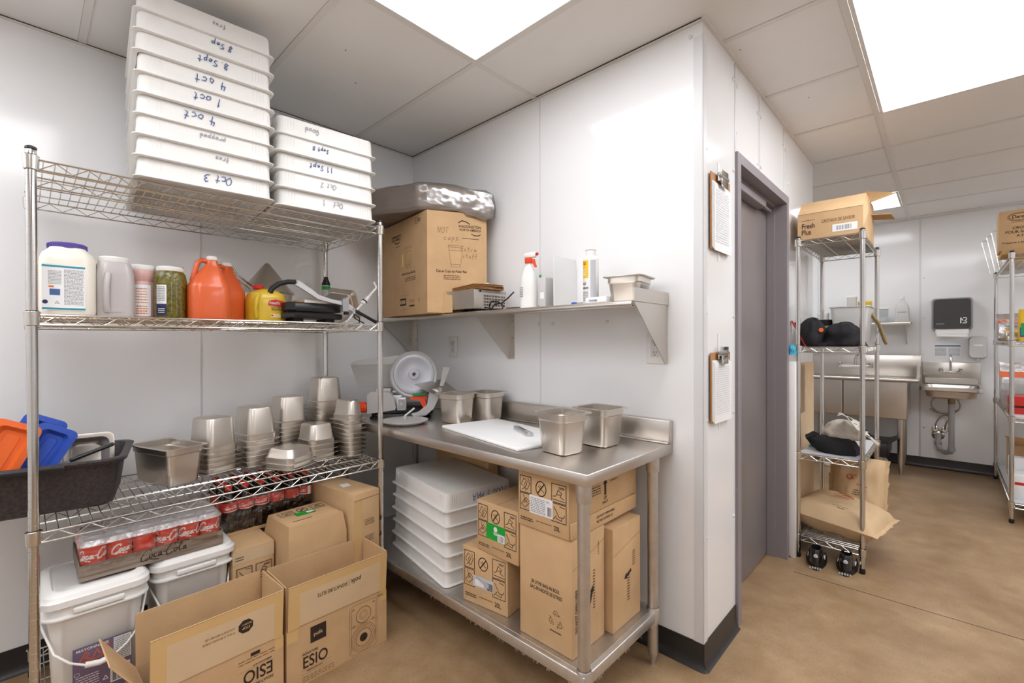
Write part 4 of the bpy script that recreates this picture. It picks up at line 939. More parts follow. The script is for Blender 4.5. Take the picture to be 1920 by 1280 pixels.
# meat slicer
t = thing('meat_slicer', 'grey meat slicer with ribbed plate, round blade and orange knob on the work table', 'appliance', (.45, -.42, TZ+.001), 50)
a = MB(); a.loft([a.rr(x, y, .03, z, 4, .02, .1) for x, y, z in ((.16, .1, .022), (.17, .11, .03), (.17, .11, .05), (.14, .09, .062))], 'black_plastic'); a.build('base', t)
for x, y in ((-.12, .01), (.16, .02), (-.12, .19), (.16, .19)):
    a = MB(); a.lathe([(.022, 0), (.022, .008), (.011, .012), (.011, .03)], 'black_rubber', n=14); a.build('foot', t, (x, y, 0))
a = MB(); a.loft([[(x, y, z) for x, z in [(-.148, .03), (-.005, .048), (.0, .06), (-.01, .115), (-.035, .143), (-.13, .146), (-.15, .13)]] for y in (-.03, .12)], 'grey_paint'); a.b2(-.11, -.03, .0, .1, .14, .16, 'grey_paint', bev=.004); a.build('housing', t, recalc=True)
a = MB(); a.lathe([(.0, 0), (.024, 0), (.027, .004)] + [(.027 if i % 2 else .0255, .006+.004*i) for i in range(12)] + [(.024, .06), (.02, .064)], 'orange_knob', frame((-.215, .0, .062), (0, 1, 0), (0, 0, 1)) , n=20)
for i in range(12): a.box((-.185, .0265*math.cos(i*PI/6), .062+.0265*math.sin(i*PI/6)), (.05, .004, .004), 'orange_knob')
a.build('thickness_knob', t)
pl = [(-.258, .285), (-.25, .300), (-.225, .310), (-.0, .338), (.03, .3), (.015, .17), (-.205, .155), (-.218, .168)]
Mp = frame((0, .06, 0), (1, 0, 0), (0, .12, 1))
a = MB(); a.loft([[(x, z, k) for x, z in pl] for k in (0, .008)], 'grey_paint', Mp)
for i in range(14):
    z = .168+i*.0092; x0 = -.212-.046*min(1, (z-.165)/.11); a.box(((x0+.0)/2-.006, z, .0095), (-x0-.02, .0042, .007), 'grey_paint', Mp)
a.build('gauge_plate', t, recalc=True)
Md = frame((.09, .03, .232), (1, .1, 0), (-.02, .2, 1))
a = MB(); a.lathe([(.0, .0), (.128, 0), (.13, .006), (.122, .012), (.112, .009)], 'guard_grey', Md, n=48); a.build('blade_guard', t, recalc=True)
a = MB(); a.lathe([(.11, .0095), (.108, .013), (.09, .015), (.086, .0135), (.03, .0165), (.028, .019), (.0, .019)], 'blade', Md, n=48, c0=False)
a.lathe([(.009, .019), (.009, .022), (.006, .022), (.006, .0195)], 'black_plastic', Md, n=16, c1=False); a.build('blade', t)
a = MB(); a.b2(-.03, .03, -.01, .05, .055, .125, 'cast_aluminium', bev=.004); a.b2(.005, .055, -.035, -.005, .045, .115, 'cast_aluminium', bev=.004); a.b2(.013, .047, -.037, -.034, .055, .105, 'blade'); a.tube([(.03, -.04, .08), (.03, -.03, .08)], .009, 'chrome', 12)
a.tube([(-.05, .04, .135), (.08, .03, .15), (.14, .02, .12)], .012, 'cast_aluminium', 10); a.build('carriage_slide', t)
a = MB(); a.loft([[(x, y0, z) for x, z in [(.095, -.005+.02), (.08, .03), (.12, .04), (.165, .075), (.175, .13), (.185, .16), (.225, .16), (.225, .11), (.2, .055), (.16, .02)]] for y0 in (-.05, -.03)], 'cast_aluminium'); a.tube([(.205, -.052, .14), (.205, -.058, .14)], .008, 'chrome', 12); a.build('pusher_arm', t, recalc=True)
a = MB(); a.sheet([(.1, -.06, .185), (.22, -.1, .125), (.34, .0, .125), (.24, .08, .2)], .003, 'stainless'); a.sheet([(.23, .0, .17), (.25, .0, .17), (.285, .0, .27), (.25, .0, .275)], .004, 'grey_paint'); a.build('food_tray', t)
a = MB(); a.sheet([(.075, -.03, .115), (.16, -.03, .12), (.165, -.03, .105), (.08, -.03, .1)], .02, 'orange_knob'); a.sheet([(.12, -.035, .108), (.15, -.035, .108), (.165, -.035, .06), (.145, -.035, .055)], .02, 'orange_knob'); a.sheet([(.085, -.02, .132), (.15, -.02, .136), (.17, -.02, .124), (.09, -.02, .12)], .01, 'green_plastic'); a.build('safety_lever', t)
a = MB(); a.tube([(.05, -.06, .02), (.1, -.05, .06)], .006, 'cast_aluminium', 8); a.build('lever_pin', t)
t = thing('slicer_cover', 'round grey metal cover disc lying in front of the slicer', 'disc', (.612, -.475, TZ+.0008), 0)
a = MB(); a.lathe([(.09, 0), (.098, .006), (.115, .014), (.116, .017), (.11, .017), (.02, .0195), (.0, .0195)], 'grey_paint', n=44); a.build('disc', t)
a = MB(); a.lathe([(.0105, .019), (.0115, .032), (.009, .036)], 'grey_paint', n=16); a.build('knob', t)

# under the table
tray_stack(.797, -.336, .278, .176, .2165, .064, [None, None, None, None, None, ('JOOG S MAA', -.15, .026, 'pen_blue')], 'stack under the work table', 'dough trays under the work table', -9)
def tcarton(label, x0, x1, y0, y1, z0, z1, rz=0, sticker=None, face=None, side=None, group=None, m='cardboard', flapz=None):
    w_, d_, h_ = x1-x0, y1-y0, z1-z0
    t = thing('cardboard_box', label, 'box', ((x0+x1)/2, (y0+y1)/2, z0+.0008), rz)
    a = MB(); a.box((0, 0, h_/2), (w_, d_, h_), m, bev=.0025)
    a.rect(-.0012, -d_/2, .0024, d_, 'ink_soft', frame((0, 0, h_), (1, 0, 0), (0, 1, 0)), .0004)
    F_ = ny_face(-w_/2, -d_/2, 0); Sd = px_face(w_/2, -d_/2, 0)
    if face == 'litre': litre_face(a, F_, w_, h_, None)
    if face: 
        if face != 'litre': face(a, F_, w_, h_)
    if side: side(a, Sd, d_, h_)
    b_ = a.build('box_body', t)
    if sticker:
        s_ = MB(); W, Hh, M = w_, h_, F_
        if sticker == 'white': s_.rect(W*.24, Hh*.28, W*.46, Hh*.33, 'label_white', M, .0011); s_.gibber(W*.26, Hh*.3, W*.3, Hh*.28, 9, 'label_text', M, z=.0014); s_.bars(W*.6, Hh*.31, W*.08, Hh*.16, 'ink', M, 9, .0014); s_.text('20 L', W*.58, Hh*.54, Hh*.03, 'ink', M, .0014)
        if sticker == 'green': s_.rect(W*.24, Hh*.3, W*.46, Hh*.31, 'label_green', M, .0011); s_.disc(W*.47, Hh*.52, W*.045, 'label_white', M, z=.0013); s_.lines([[(W*.42, Hh*.45), (W*.52, Hh*.45)], [(W*.43, Hh*.42), (W*.51, Hh*.42)]], .003, 'label_white', M, .0013); s_.rect(W*.52, Hh*.305, W*.17, Hh*.15, 'label_white', M, .0013); s_.bars(W*.54, Hh*.32, W*.13, Hh*.11, 'label_text', M, 9, .0015)
        if sticker == 'grey': s_.rect(W*.24, Hh*.32, W*.46, Hh*.2, 'label_grey', M, .0011); s_.rect(W*.29, Hh*.35, W*.2, Hh*.11, 'label_white', M, .0013); s_.bars(W*.56, Hh*.33, W*.12, Hh*.13, 'ink', M, 9, .0014); s_.sheet([M @ Vector(p) for p in ((W*.3, Hh*.5, .001), (W*.6, Hh*.44, .001), (W*.66, Hh*.42, .02), (W*.36, Hh*.54, .014))], .0005, 'label_grey')
        s_.build('sticker', t)
    return t
tcarton('brown bag in box carton with a peeling grey sticker, lowest beside the dough trays', 1.146, 1.374, -.548, -.288, .2155, .440, 7.5, 'grey', 'litre')
tcarton('brown bag in box carton with a green sticker under the work table', 1.238, 1.463, -.55, -.30, .4415, .642, 0, 'green', 'litre')
def sideB(a, S_, d_, h_):
    a.b2(0, 0, 0, 0, 0, 0, 'cardboard') if 0 else None
    arrow(a, S_, .22, .1, .065, 0); a.text('UP', .21, .085, .012, 'ink', S_); a.text('HAUT', .2, .07, .01, 'ink', S_); a.gibber(.12, .11, .07, .035, 4, 'ink', S_, fill=.35); a.gibber(.255, .14, .05, .008, 1, 'ink', S_)
    a.box((.22, .028, .004), (.43, .055, .008), 'cardboard', S_, bev=.002); a.text('DO NOT OPEN HERE', .15, .034, .009, 'ink', S_, .0092); a.text('NE PAS OUVRIR ICI', .15, .018, .009, 'ink', S_, .0092)
tcarton('brown bag in box carton with a white sticker, wedged just beneath the table top', 1.478, 1.705, -.565, -.115, .612, .805, 0, 'white', 'litre', sideB)
def faceC(a, F_, w_, h_):
    a.text('20 LITRE BAG IN BOX', .055, h_*.505, .0125, 'ink', F_, wscale=.75); a.text('SAC-EN-BOITE 20 LITRES', .05, h_*.455, .0125, 'ink', F_, wscale=.75)
    cx_, cy_ = .165, h_*.27
    for k in range(3):
        M2 = F_ @ T(cx_, cy_, 0) @ RZ(120*k); a.lines([[(-.012, .016), (-.004, .03), (.006, .03), (.014, .016)], [(-.006, .013), (-.001, .022), (.004, .013)], [(.014, .016), (.018, .022)], [(.014, .016), (.006, .018)]], .0015, 'ink', M2)
    a.gibber(cx_-.025, cy_-.045, .05, .007, 1, 'ink', F_, fill=.6)
def sideC(a, S_, d_, h_):
    M2 = S_ @ T(.03, .05, 0) @ RZ(90); a.text('DO NOT OPEN HERE', 0, 0, .011, 'ink', S_ @ T(.026, .08, 0) @ RZ(90))
    arrow(a, S_, .1, .15, .06, -20); a.text('UP', .075, .12, .014, 'ink', S_ @ T(0, 0, 0)); a.gibber(.12, .12, .012, .14, 14, 'ink', S_, fill=.4); a.gibber(.15, .3, .008, .05, 8, 'ink', S_, fill=.4); a.lines([[(0, h_-.1), (d_, h_-.045)]], .0015, 'ink_soft', S_)
def sideD(a, S_, d_, h_):
    arrow(a, S_, .13, .19, .055, 110); a.gibber(.14, .2, .02, .06, 8, 'ink', S_, fill=.4); a.gibber(.1, .08, .02, .1, 10, 'ink', S_, fill=.4); a.lines([[(0, h_-.1), (d_, h_-.06)]], .0015, 'ink_soft', S_)
tcarton('tall plain brown carton with recycling symbol standing beside the front table leg', 1.476, 1.712, -.556, -.362, .2155, .610, 0, None, faceC, sideC)
tcarton('tall brown carton behind the recycling symbol carton, near the rear table leg', 1.478, 1.738, -.348, -.145, .2155, .592, 0, None, None, sideD)
tcarton('dark brown carton at the back of the table shelf behind the dough trays', .40, .85, -.12, -.05, .2155, .72, 0)

# ================================================================ WALL SHELF AND ITS CONTENTS
SZ = 1.42
t = thing('wall_shelf', 'long stainless steel wall shelf on triangular brackets above the work table', 'shelf', (.9, 0, SZ))
a = MB(); a.X = T(-.9, 0, -SZ)
a.b2(.006, 1.787, -.29, -.003, SZ-.003, SZ, 'stainless_top'); a.b2(.006, 1.787, -.005, -.002, SZ, SZ+.035, 'stainless_top')
a.loft([[(x, -.288+.014*math.cos(R(ang)), SZ-.013+.013*math.sin(R(ang))) for ang in range(90, 331, 24)] + [(x, -.288+.011*math.cos(R(ang)), SZ-.013+.011*math.sin(R(ang))) for ang in range(330, 89, -24)] for x in (.006, 1.787)], 'stainless_top')
a.b2(1.787, 1.79, -.285, -.002, SZ-.003, SZ+.047, 'stainless_top'); a.build('shelf_board', t, recalc=True)
for x in (.02, .905, 1.783):
    a = MB(); a.loft([[(x_, y, z) for y, z in ((-.275, -.004), (-.002, -.004), (-.002, -.24), (-.022, -.24))] for x_ in (-.0015, .0015)], 'stainless')
    a.b2((0 if x < 1.7 else -.024), (.024 if x < 1.7 else 0), -.004, -.002, -.24, -.004, 'stainless')
    for z in (-.04, -.13, -.215): a.lathe([(.006, 0), (.005, .003), (.0, .004)], 'chrome', ny_face((.012 if x < 1.7 else -.012), -.004, z), n=10)
    a.build('bracket', t, (x-.9, 0, 0), recalc=True)
# big carton of cups
t = thing('cardboard_box', 'large brown carton printed with a drinking cup drawing on the wall shelf', 'box', (.42, -.2, SZ+.0008))
a = MB(); h_ = .535; PL, PP, PR, PK = Vector((.10-.42, -.29+.2, 0)), Vector((.655-.42, -.365+.2, 0)), Vector((.80-.42, -.08+.2, 0)), Vector((.15-.42, -.012+.2, 0))
a.loft([[tuple(p*k+Vector((0, 0, z))) for p in (PL, PP, PR, PK)] for z, k in ((0, .985), (.004, 1), (h_-.004, 1), (h_, .985))], 'cardboard')
W = (PP-PL).length; F_ = frame(PL, PP-PL, (0, 0, 1)); S_ = frame(PP, PR-PP, (0, 0, 1))
def cup(M, x, y, s):
    a.lines([[(x, y+.0), (x-.012*s, y+.09*s), (x+.055*s, y+.09*s), (x+.043*s, y), (x, y)], [(x-.014*s, y+.098*s), (x+.057*s, y+.098*s)], [(x-.01*s, y+.075*s), (x+.052*s, y+.075*s)], [(x, y+.012*s), (x+.043*s, y+.012*s)], [(x-.012*s, y+.09*s), (x-.014*s, y+.098*s)]], .0015, 'ink_soft', M)
cup(F_, .32, .265, 1.15); cup(S_, .125, .245, 1.15)
a.text('Gobelets Clarus per Polar Pak', .265, .225, .014, 'ink', F_, wscale=.68); a.gibber(.30, .185, .13, .026, 3, 'ink_soft', F_)
a.text('Clarus Cups by Polar Pak', .045, .215, .0135, 'ink', S_, wscale=.85); a.gibber(.085, .175, .09, .028, 3, 'ink_soft', S_)
a.text('WADDINGTON', .165, .455, .0145, 'ink', S_, wscale=.85); a.text('NORTH AMERICA', .17, .438, .0125, 'ink', S_, wscale=.85)
for F2, x in ((S_, .165),): a.lines([[(x, .48), (x+.02, .492), (x+.045, .486), (x+.06, .476)]], .005, 'ink', F2); a.lines([[(x+.07, .425), (x+.085, .417), (x+.11, .418), (x+.12, .424)]], .004, 'ink', F2); a.lines([[(x+.02, .40), (x+.11, .398)]], .0025, 'ink', F2)
a.text('WADDINGTON', .13, .45, .0145, 'ink', F_, wscale=.85); a.text('NORTH AMERICA', .13, .433, .0125, 'ink', F_, wscale=.85); a.lines([[(.17, .425), (.2, .415), (.24, .42)]], .005, 'ink', F_); a.lines([[(.18, .395), (.25, .397)]], .0025, 'ink', F_)
a.hand('NOT', .05, .42, .03, 'ink_soft', S_, .0018); a.hand('cups', .085, .385, .03, 'ink_soft', S_, .0018); a.hand('Extra', .175, .33, .026, 'ink_soft', S_, .0016); a.hand('stuff', .185, .295, .024, 'ink_soft', S_, .0016)
a.lines([[(.43, .485), (.46, .485), (.46, .515), (.43, .515), (.43, .485)], [(.47, .485), (.475, .515)], [(.438, .49), (.438, .51)], [(.45, .49), (.45, .51)]], .002, 'ink', F_); a.gibber(.46, .49, .03, .02, 2, 'ink', F_)
a.lines([[(.25, .11), (.35, .112)], [(.25, .03), (.37, .035)]], .001, 'ink', F_); a.rect(.24, .055, .075, .04, 'ink', F_); a.gibber(.245, .06, .065, .03, 1, 'cardboard', F_, fill=.7, z=.0012)
for k in range(3): a.circ(.365+.02*k, .075, .007, .0015, 'ink', F_, 12)
a.rect(.355, .045, .06, .008, 'ink', F_); a.circ(.47, .075, .009, .0015, 'ink', F_, 12)
a.build('box_body', t)
a = MB(); a.quad([(x, y, .0009) for x, y in ((.278, .272), (.296, .269), (.286, .345), (.268, .347))], 'yellow_label', F_); a.lines([[(.277, .275), (.268, .34)]], .006, 'label_white', F_, .0011); a.build('yellow_sticker', t)
# wrapped bundle on the carton
t = thing('plastic_wrapped_bundle', 'greyish brown bundle in shiny clear plastic wrap lying on the cup carton', 'package', (.5, -.2, SZ+.538))
def bundle_rings(off, zs, seed, wob):
    P = [(.31, .165), (.34, .12), (.15, -.15), (.10, -.19), (.02, -.215), (-.20, -.325), (-.27, -.33), (-.31, -.29), (-.42, -.05), (-.40, .08), (-.32, .16), (.0, .178)]
    D = []
    for a_, b_ in zip(P, P[1:]+P[:1]):
        for k in range(4): D.append((a_[0]+(b_[0]-a_[0])*k/4, a_[1]+(b_[1]-a_[1])*k/4))
    out = []
    for i, (z, k) in enumerate(zs):
        r_ = []
        for x, y in D:
            w1 = wob*math.sin(31*x+17*y+i*1.7+seed); w2 = wob*math.sin(43*y-23*x+i*2.3+seed)
            sag = -.05*min(1, max(0, (x-.25)/.09)) if z < .08 else -.03*min(1, max(0, (x-.2)/.14))
            r_.append(((x+.05)*(k+off)-.05+w1, min(.185, (y+.08)*(k+off)-.08+w2), z+sag*(.9 if abs(x) > .1 else 0)+w1*.8))
        out.append(r_)
    return out
a = MB(); a.loft(bundle_rings(-.02, ((.006, .93), (.02, .99), (.06, 1), (.1, 1), (.13, .97), (.14, .9)), 0, .002), 'bundle_fill'); a.build('contents', t, recalc=True)
a = MB(); a.loft(bundle_rings(.015, ((.0015, .93), (.012, 1), (.03, 1.01), (.05, 1.0), (.075, 1.01), (.1, 1.0), (.13, .99), (.148, .9)), 2, .0045), 'film_bag'); a.build('plastic_film', t, recalc=True)
a = MB(); a.quad([(-.238, -.352, .035), (-.205, -.348, .02), (-.19, -.345, .095), (-.222, -.352, .105)], 'yellow_label'); a.build('yellow_sticker', t)
# small vented appliance with cardboard on top
t = thing('vented_heater', 'low grey metal appliance with a slotted end panel on the wall shelf', 'appliance', (.86, -.165, SZ+.001))
a = MB(); a.loft([[(x-.86, y+.165, z) for x, y in ((.72, -.29), (.931, -.29), (.931, -.065), (.83, -.065))] for z in (.014, .108)], 'pan_steel')
for i in (-1, 1):
    for j in (-1, 1): a.b2(i*.05-.012, i*.05+.012, j*.08-.012, j*.08+.012, 0, .014, 'black_rubber')
a.build('housing', t)
a = MB(); S_ = px_face(.0705, -.1, 0); a.rect(.0, .095, .2, .014, 'grey_paint', S_, .001)
for r in range(4):
    for c in range(14): a.rect(.04+c*.011, .03+r*.015, .006, .01, 'ink', S_, .0012)
a.rect(.01, .096, .012, .01, 'ink', S_, .002); a.build('vent_panel', t)
t = thing('cardboard_sheets', 'pile of folded brown cardboard sheets on top of the grey appliance', 'cardboard', (.845, -.175, SZ+.1105), -12)
for i in range(4):
    a = MB(); zz = i*.007; a.loft([[(x+random.uniform(-.006, .006), y, z+zz+.003*math.sin(10*x)) for x, y in ((-.15, -.10), (.10, -.09), (.12, -.02), (.11, .08), (-.03, .10), (-.10, .0))] for z in (0, .004)], 'brown_board'); a.build('sheet', t)
a = MB(); a.sheet([(-.10, -.04, .03), (.04, -.05, .027), (.07, .05, .027), (-.03, .07, .05)], .001, 'paper'); tag(a.build('paper_sheet', None, (.845, -.175, SZ+.114), (0, 0, R(-12))), 'white paper sheet resting on the folded cardboard on the wall shelf', 'paper')
a = MB(); a.sheet([(-.045, 0, .0), (.05, 0, .0), (.035, .01, .1), (-.02, .01, .112)], .003, 'cardboard_light'); tag(a.build('cardboard_flap', None, (.725, -.296, SZ+.001)), 'small upright piece of brown cardboard between the cup carton and grey appliance', 'cardboard')
a = MB(); a.tube([(0, 0, .005), (.02, -.03, .03), (.06, -.05, .045), (.1, -.045, .04), (.12, -.03, .02), (.1, -.02, .006), (.05, -.03, .008), (.0, -.04, .02), (-.02, -.02, .006)], .0035, 'black_rubber', 7)
a.tube([(.02, -.02, .004), (.07, -.04, .03), (.11, -.03, .035), (.12, 0, .06), (.13, .03, .09)], .0035, 'black_rubber', 7)
tag(a.build('power_cord', None, (.955, -.2, SZ+.001)), 'black power cord coiled at the slotted end of the grey appliance', 'cord')
# spray bottle
t = thing('spray_bottle', 'white spray bottle with orange trigger collar on the wall shelf', 'bottle', (1.165, -.15, SZ+.0005), 10)
a = MB(); a.loft([a.rr(r, r*.75, r*.6, z, 5) for r, z in ((.036, 0), (.041, .004), (.042, .12), (.038, .155), (.024, .195), (.014, .215), (.014, .225))], 'white_plastic'); a.build('body', t)
a = MB(); a.lathe([(.018, .222), (.019, .225), (.019, .243), (.015, .246)], 'orange_knob', n=18); a.sheet([(.0, -.006, .243), (.03, -.006, .24), (.042, -.006, .2), (.034, -.006, .2), (.02, -.006, .228), (.0, -.006, .23)], .012, 'orange_knob'); a.build('trigger', t)
a = MB(); a.b2(-.025, .04, -.011, .011, .246, .272, 'white_plastic', bev=.006); a.tube([(.04, 0, .262), (.05, 0, .262)], .007, 'red', 10); a.build('spray_head', t)
a = MB(); a.gibber(-.03, .06, .018, .05, 6, 'label_text', ny_face(0, -.032, 0)); a.build('printing', t)
t = thing('plastic_wrap_box', 'narrow pale box with a green tip standing right of the spray bottle', 'box', (1.238, -.11, SZ+.0005), 0)
a = MB(); a.b2(-.02, .02, -.03, .03, 0, .15, 'grey_plastic', bev=.003); a.b2(-.012, .012, -.0305, -.03, .05, .08, 'label_white'); a.build('body', t); a = MB(); a.b2(-.018, -.01, -.03, -.022, .15, .162, 'green_plastic'); a.build('tab', t)
a = MB(); a.b2(0, .003, -.17, -.004, 0, .235, 'paper'); tag(a.build('display_card', None, (1.33, 0, SZ+.0005)), 'thin white panel standing edge on to the wall on the steel shelf', 'panel')
t = thing('spray_can', 'white and yellow aerosol can with grey cap line on the wall shelf', 'can', (1.515, -.15, SZ+.0005), 0)
a = MB(); a.lathe([(.031, 0), (.033, .003), (.033, .195), (.03, .203), (.022, .21), (.022, .232), (.018, .236)], 'white_plastic', n=28); a.build('body', t)
a = MB(); f = cylmap(.0333, 0, R(-85))
for k in range(6):
    u = -.03+k*.006; a.quad([f(u, .115, 0), f(u+.006, .115, 0), f(u+.006, .19, 0), f(u, .19, 0)], 'yellow_label'); 
for k in range(4):
    u = .014+k*.006; a.quad([f(u, .02, 0), f(u+.006, .02, 0), f(u+.006, .19, 0), f(u, .19, 0)], 'label_grey')
a.text('food', -.028, .088, .012, 'ink', None, .0006, .7, fn=f); a.text('release', -.028, .07, .012, 'ink', None, .0006, .7, fn=f); a.gibber(-.026, .02, .03, .04, 6, 'label_text', None, fn=f); a.gibber(-.026, .17, .022, .014, 2, 'red', None, fn=f, z=.0008); a.gibber(-.022, .125, .018, .03, 3, 'label_white', None, fn=f, z=.0008); a.build('label', t)
a = MB(); a.lathe([(.0225, .2325), (.0225, .2345)], 'ink', n=20, c0=False, c1=False); a.build('cap_ring', t)
t = thing('foil_box', 'low white and yellow printed packet lying between the aerosol can and steel pan', 'packet', (1.575, -.19, SZ+.0005), -8)
a = MB(); a.b2(-.05, .06, -.02, .02, 0, .03, 'paper', bev=.002); F_ = ny_face(-.05, -.0205, 0); a.rect(.03, 0.001, .075, .007, 'yellow_label', F_); a.text('advantage', .02, .014, .009, 'pen_blue', F_, wscale=.9); a.build('body', t)
a = MB(); a.lathe([(.012, 0), (.012, .012), (.009, .014)], 'blue_plastic', n=16); tag(a.build('blue_stopper', None, (1.475, -.215, SZ+.0005)), 'small blue cap lying in front of the aerosol can', 'cap')
pan('shallow_sixth', 1.69, -.14, SZ+.0005, 8, 'shallow steel pan sitting upright at the right end of the wall shelf', size=(.176, .162, .105))

# ================================================================ WALL FITTINGS
def outlet(x, z, w_, h_, label, dx=0):
    t = thing('wall_outlet', label, 'outlet', (x, 0, z)); a = MB(); a.b2(-w_/2, w_/2, -.007, -.0005, -h_/2, h_/2, 'white_plastic', bev=.002); a.b2(-.018, .018, -.0085, -.007, -.036, .036, 'wall_seam', bev=.001); a.build('cover_plate', t)
    a = MB(); F_ = ny_face(dx, -.0086, 0)
    for zz in (-.02, .02):
        for xx in (-.006, .005): a.rect(xx, zz, .0022, .008, 'ink', F_)
        a.disc(0, zz-.007, .0022, 'ink', F_)
    a.build('socket', t)
outlet(.42, 1.242, .078, .125, 'white wall outlet under the middle of the wall shelf')
outlet(1.733, 1.242, .078, .128, 'white wall outlet beside the right shelf bracket')
def clipboard(y0, y1, z0, z1, label, lean, zs):
    t = thing('clipboard', label, 'clipboard', (XW+.006, (y0+y1)/2, z0)); W, h_ = y1-y0, z1-z0
    Mx = px_face(0, 0, 0) @ RX(0)
    a = MB(); a.box((0, h_/2, .002), (W, h_, .0035), 'brown_board', Mx, bev=.001); a.build('board', t)
    a = MB()
    for k in range(5): a.box((.004*k-.004, h_*.46-.003*k, .0045+.0012*k), (W*.86, h_*.86, .0008), 'paper', Mx)
    a.gibber(-W*.33, h_*.1, W*.7, h_*.7, 22, 'label_grey', Mx, fill=.22, z=.0115); a.build('paper_stack', t)
    a = MB(); a.box((0, h_-.012, .012), (W*.5, .03, .004), 'chrome', Mx, bev=.001); a.tube([Mx @ Vector((-W*.25, h_-.002, .014)), Mx @ Vector((W*.25, h_-.002, .014))], .007, 'chrome', 10); a.box((0, h_-.03, .02), (W*.34, .035, .002), 'chrome', Mx @ T(0, 0, 0), bev=.0008); a.box((0, h_+.012, .018), (W*.4, .022, .003), 'chrome', Mx @ T(0, 0, .0) , bev=.001); a.build('clip', t)
    a = MB(); a.b2(-.0055, -.004, -.012, .012, h_, zs-z0, 'white_plastic'); a.b2(-.0055, -.004, -.008, .008, -.035, 0, 'white_plastic'); a.build('hanging_strip', t)
clipboard(.055, .275, 1.635, 1.94, 'upper clipboard with a thick stack of paper, hung left of the steel door', 0, 2.0)
clipboard(.055, .275, .945, 1.225, 'lower clipboard with a form and curling bottom edge, hung left of the steel door', 0, 1.3)

# ================================================================ NARROW RACK BY THE DOOR
from mathutils import noise as mnoise
RX0, RX1, RY0, RY1 = 1.975, 2.279, 1.33, 2.045
rack('narrow four tier chrome wire rack standing just past the grey steel door', RX0, RX1, RY0, RY1, (.13, .61, 1.237, 1.86), 1.875)
def lump_mb(hx, hy, h, m, seed=0, amp=.18, freq=6, flat=.6, nz=14, na=36):
    a = MB(); rg = []
    for i in range(nz+1):
        q_ = i/nz*PI/2; t_ = math.sin(q_); k = max(.02, math.cos(q_)**.75); r_ = []
        for j in range(na):
            an = 2*PI*j/na; dx, dy = math.cos(an), math.sin(an)
            n_ = mnoise.noise(Vector((dx*freq*.35+seed, dy*freq*.35, t_*freq*.4+seed)))
            kk = max(.03, k*(1+amp*n_)+(.06*amp*math.sin(5*an+seed*3) if i < nz else 0))
            r_.append((hx*kk*dx, hy*kk*dy, h*t_*(1+amp*.6*mnoise.noise(Vector((dx*2+seed, dy*2, 5)))) if i else 0))
        rg.append(r_)
    a.loft(rg, m); return a
# torn carton on top
t = thing('cardboard_box', 'torn brown flavour crystals carton with open flaps on top of the narrow rack', 'box', (2.127, 1.58, 1.8618), 0)
a = MB(); W, D_ = .31, .5; h_ = .148; th = .004
pr_ = [(-D_/2, 0), (D_/2, 0), (D_/2, .235), (D_/2-.004, .237), (D_/2-.03, .24), (-D_/2+.12, .24), (-D_/2, h_)]
a.loft([[(x, y, z) for y, z in pr_] for x in (-W/2, W/2)], 'cardboard'); F_ = ny_face(-W/2, -D_/2, 0)
a.text('Fresh', .02, .062, .03, 'ink', F_, wscale=.72); a.text('Plus', .02, .026, .03, 'ink', F_, wscale=.72); a.text('CRISTAUX DE SAVEUR', .118, .083, .018, 'ink_soft', F_, wscale=.62); a.gibber(.02, .105, .07, .006, 1, 'ink', F_); a.lines([[(0, h_-.002), (W, h_-.002)]], .0015, 'ink_soft', F_)
a.build('box_body', t, recalc=True)
a = MB(); a.rect(.17, .022, .115, .042, 'label_white', F_, .0012); a.bars(.19, .03, .07, .025, 'label_text', F_, 14, .0015); a.build('sticker', t)
a = MB(); a.sheet([(W/2-.002, -D_/2, h_), (W/2-.002, -D_/2+.12, .24), (W/2+.012, -D_/2+.13, .15), (W/2+.015, -D_/2+.03, .09), (W/2, -D_/2, .03)], .004, 'cardboard'); a.build('torn_flap', t)
a = MB(); a.sheet([(-.06, .05, .222), (W/2, .05, .222), (.27, .12, .27), (.13, .2, .33), (-.06, .2, .27)], .004, 'cardboard_inside'); a.build('open_flap', t)
a = MB(); a.sheet([(W/2-.01, .12, .17), (W/2-.01, .28, .17), (W/2+.1, .3, .16), (W/2+.09, .15, .165)], .004, 'cardboard_inside'); a.build('side_flap', t)
a = MB(); a.b2(-.15, .15, -.34, .36, -.0012, 0, 'grey_plastic'); tag(a.build('shelf_liner', None, (2.127, 1.688, 1.8613)), 'grey plastic liner sheet beneath the torn carton on the narrow rack top', 'liner')
# second shelf
S2 = 1.2385
a = lump_mb(.075, .09, .165, 'black_cloth', 3, .25); t_ = thing('cap', 'black cap with an orange emblem on the second shelf of the narrow rack', 'cap', (2.025, 1.45, S2)); a.build('crown', t_, smooth=0)
a = MB(); a.loft([[(x, y, z) for x, y in [(.0, -.03), (.04, -.085), (.075, -.08), (.09, -.03), (.07, .02), (.03, .03)]] for z in (.002, .02)], 'black_cloth'); a.build('brim', t_, recalc=True)
a = MB(); a.lathe([(.013, 0), (.012, .004)], 'orange_plastic', frame((.055, -.068, .095), (1, .3, 0), (0, 0, 1)), n=8); a.build('emblem', t_)
tag(lump_mb(.105, .1, .135, 'black_cloth', 8, .3).build('black_cloth', None, (2.172, 1.47, S2), smooth=0), 'crumpled black cloth heap on the second shelf of the narrow rack', 'cloth')
a = MB(); hx, hy = .1, .1
a.loft([a.rr(x, y, .025, z, 5, dx) for x, y, z, dx in ((.07, .12, 0, .0), (.075, .125, .006, .0), (.098, .15, .24, .0), (.105, .157, .242, 0), (.105, .157, .247, 0), (.096, .148, .247, 0), (.072, .12, .01, 0))], 'tub_clear'); tag(a.build('plastic_tub', None, (2.17, 1.86, S2)), 'cloudy white plastic tub behind the black cloth on the narrow rack', 'tub')
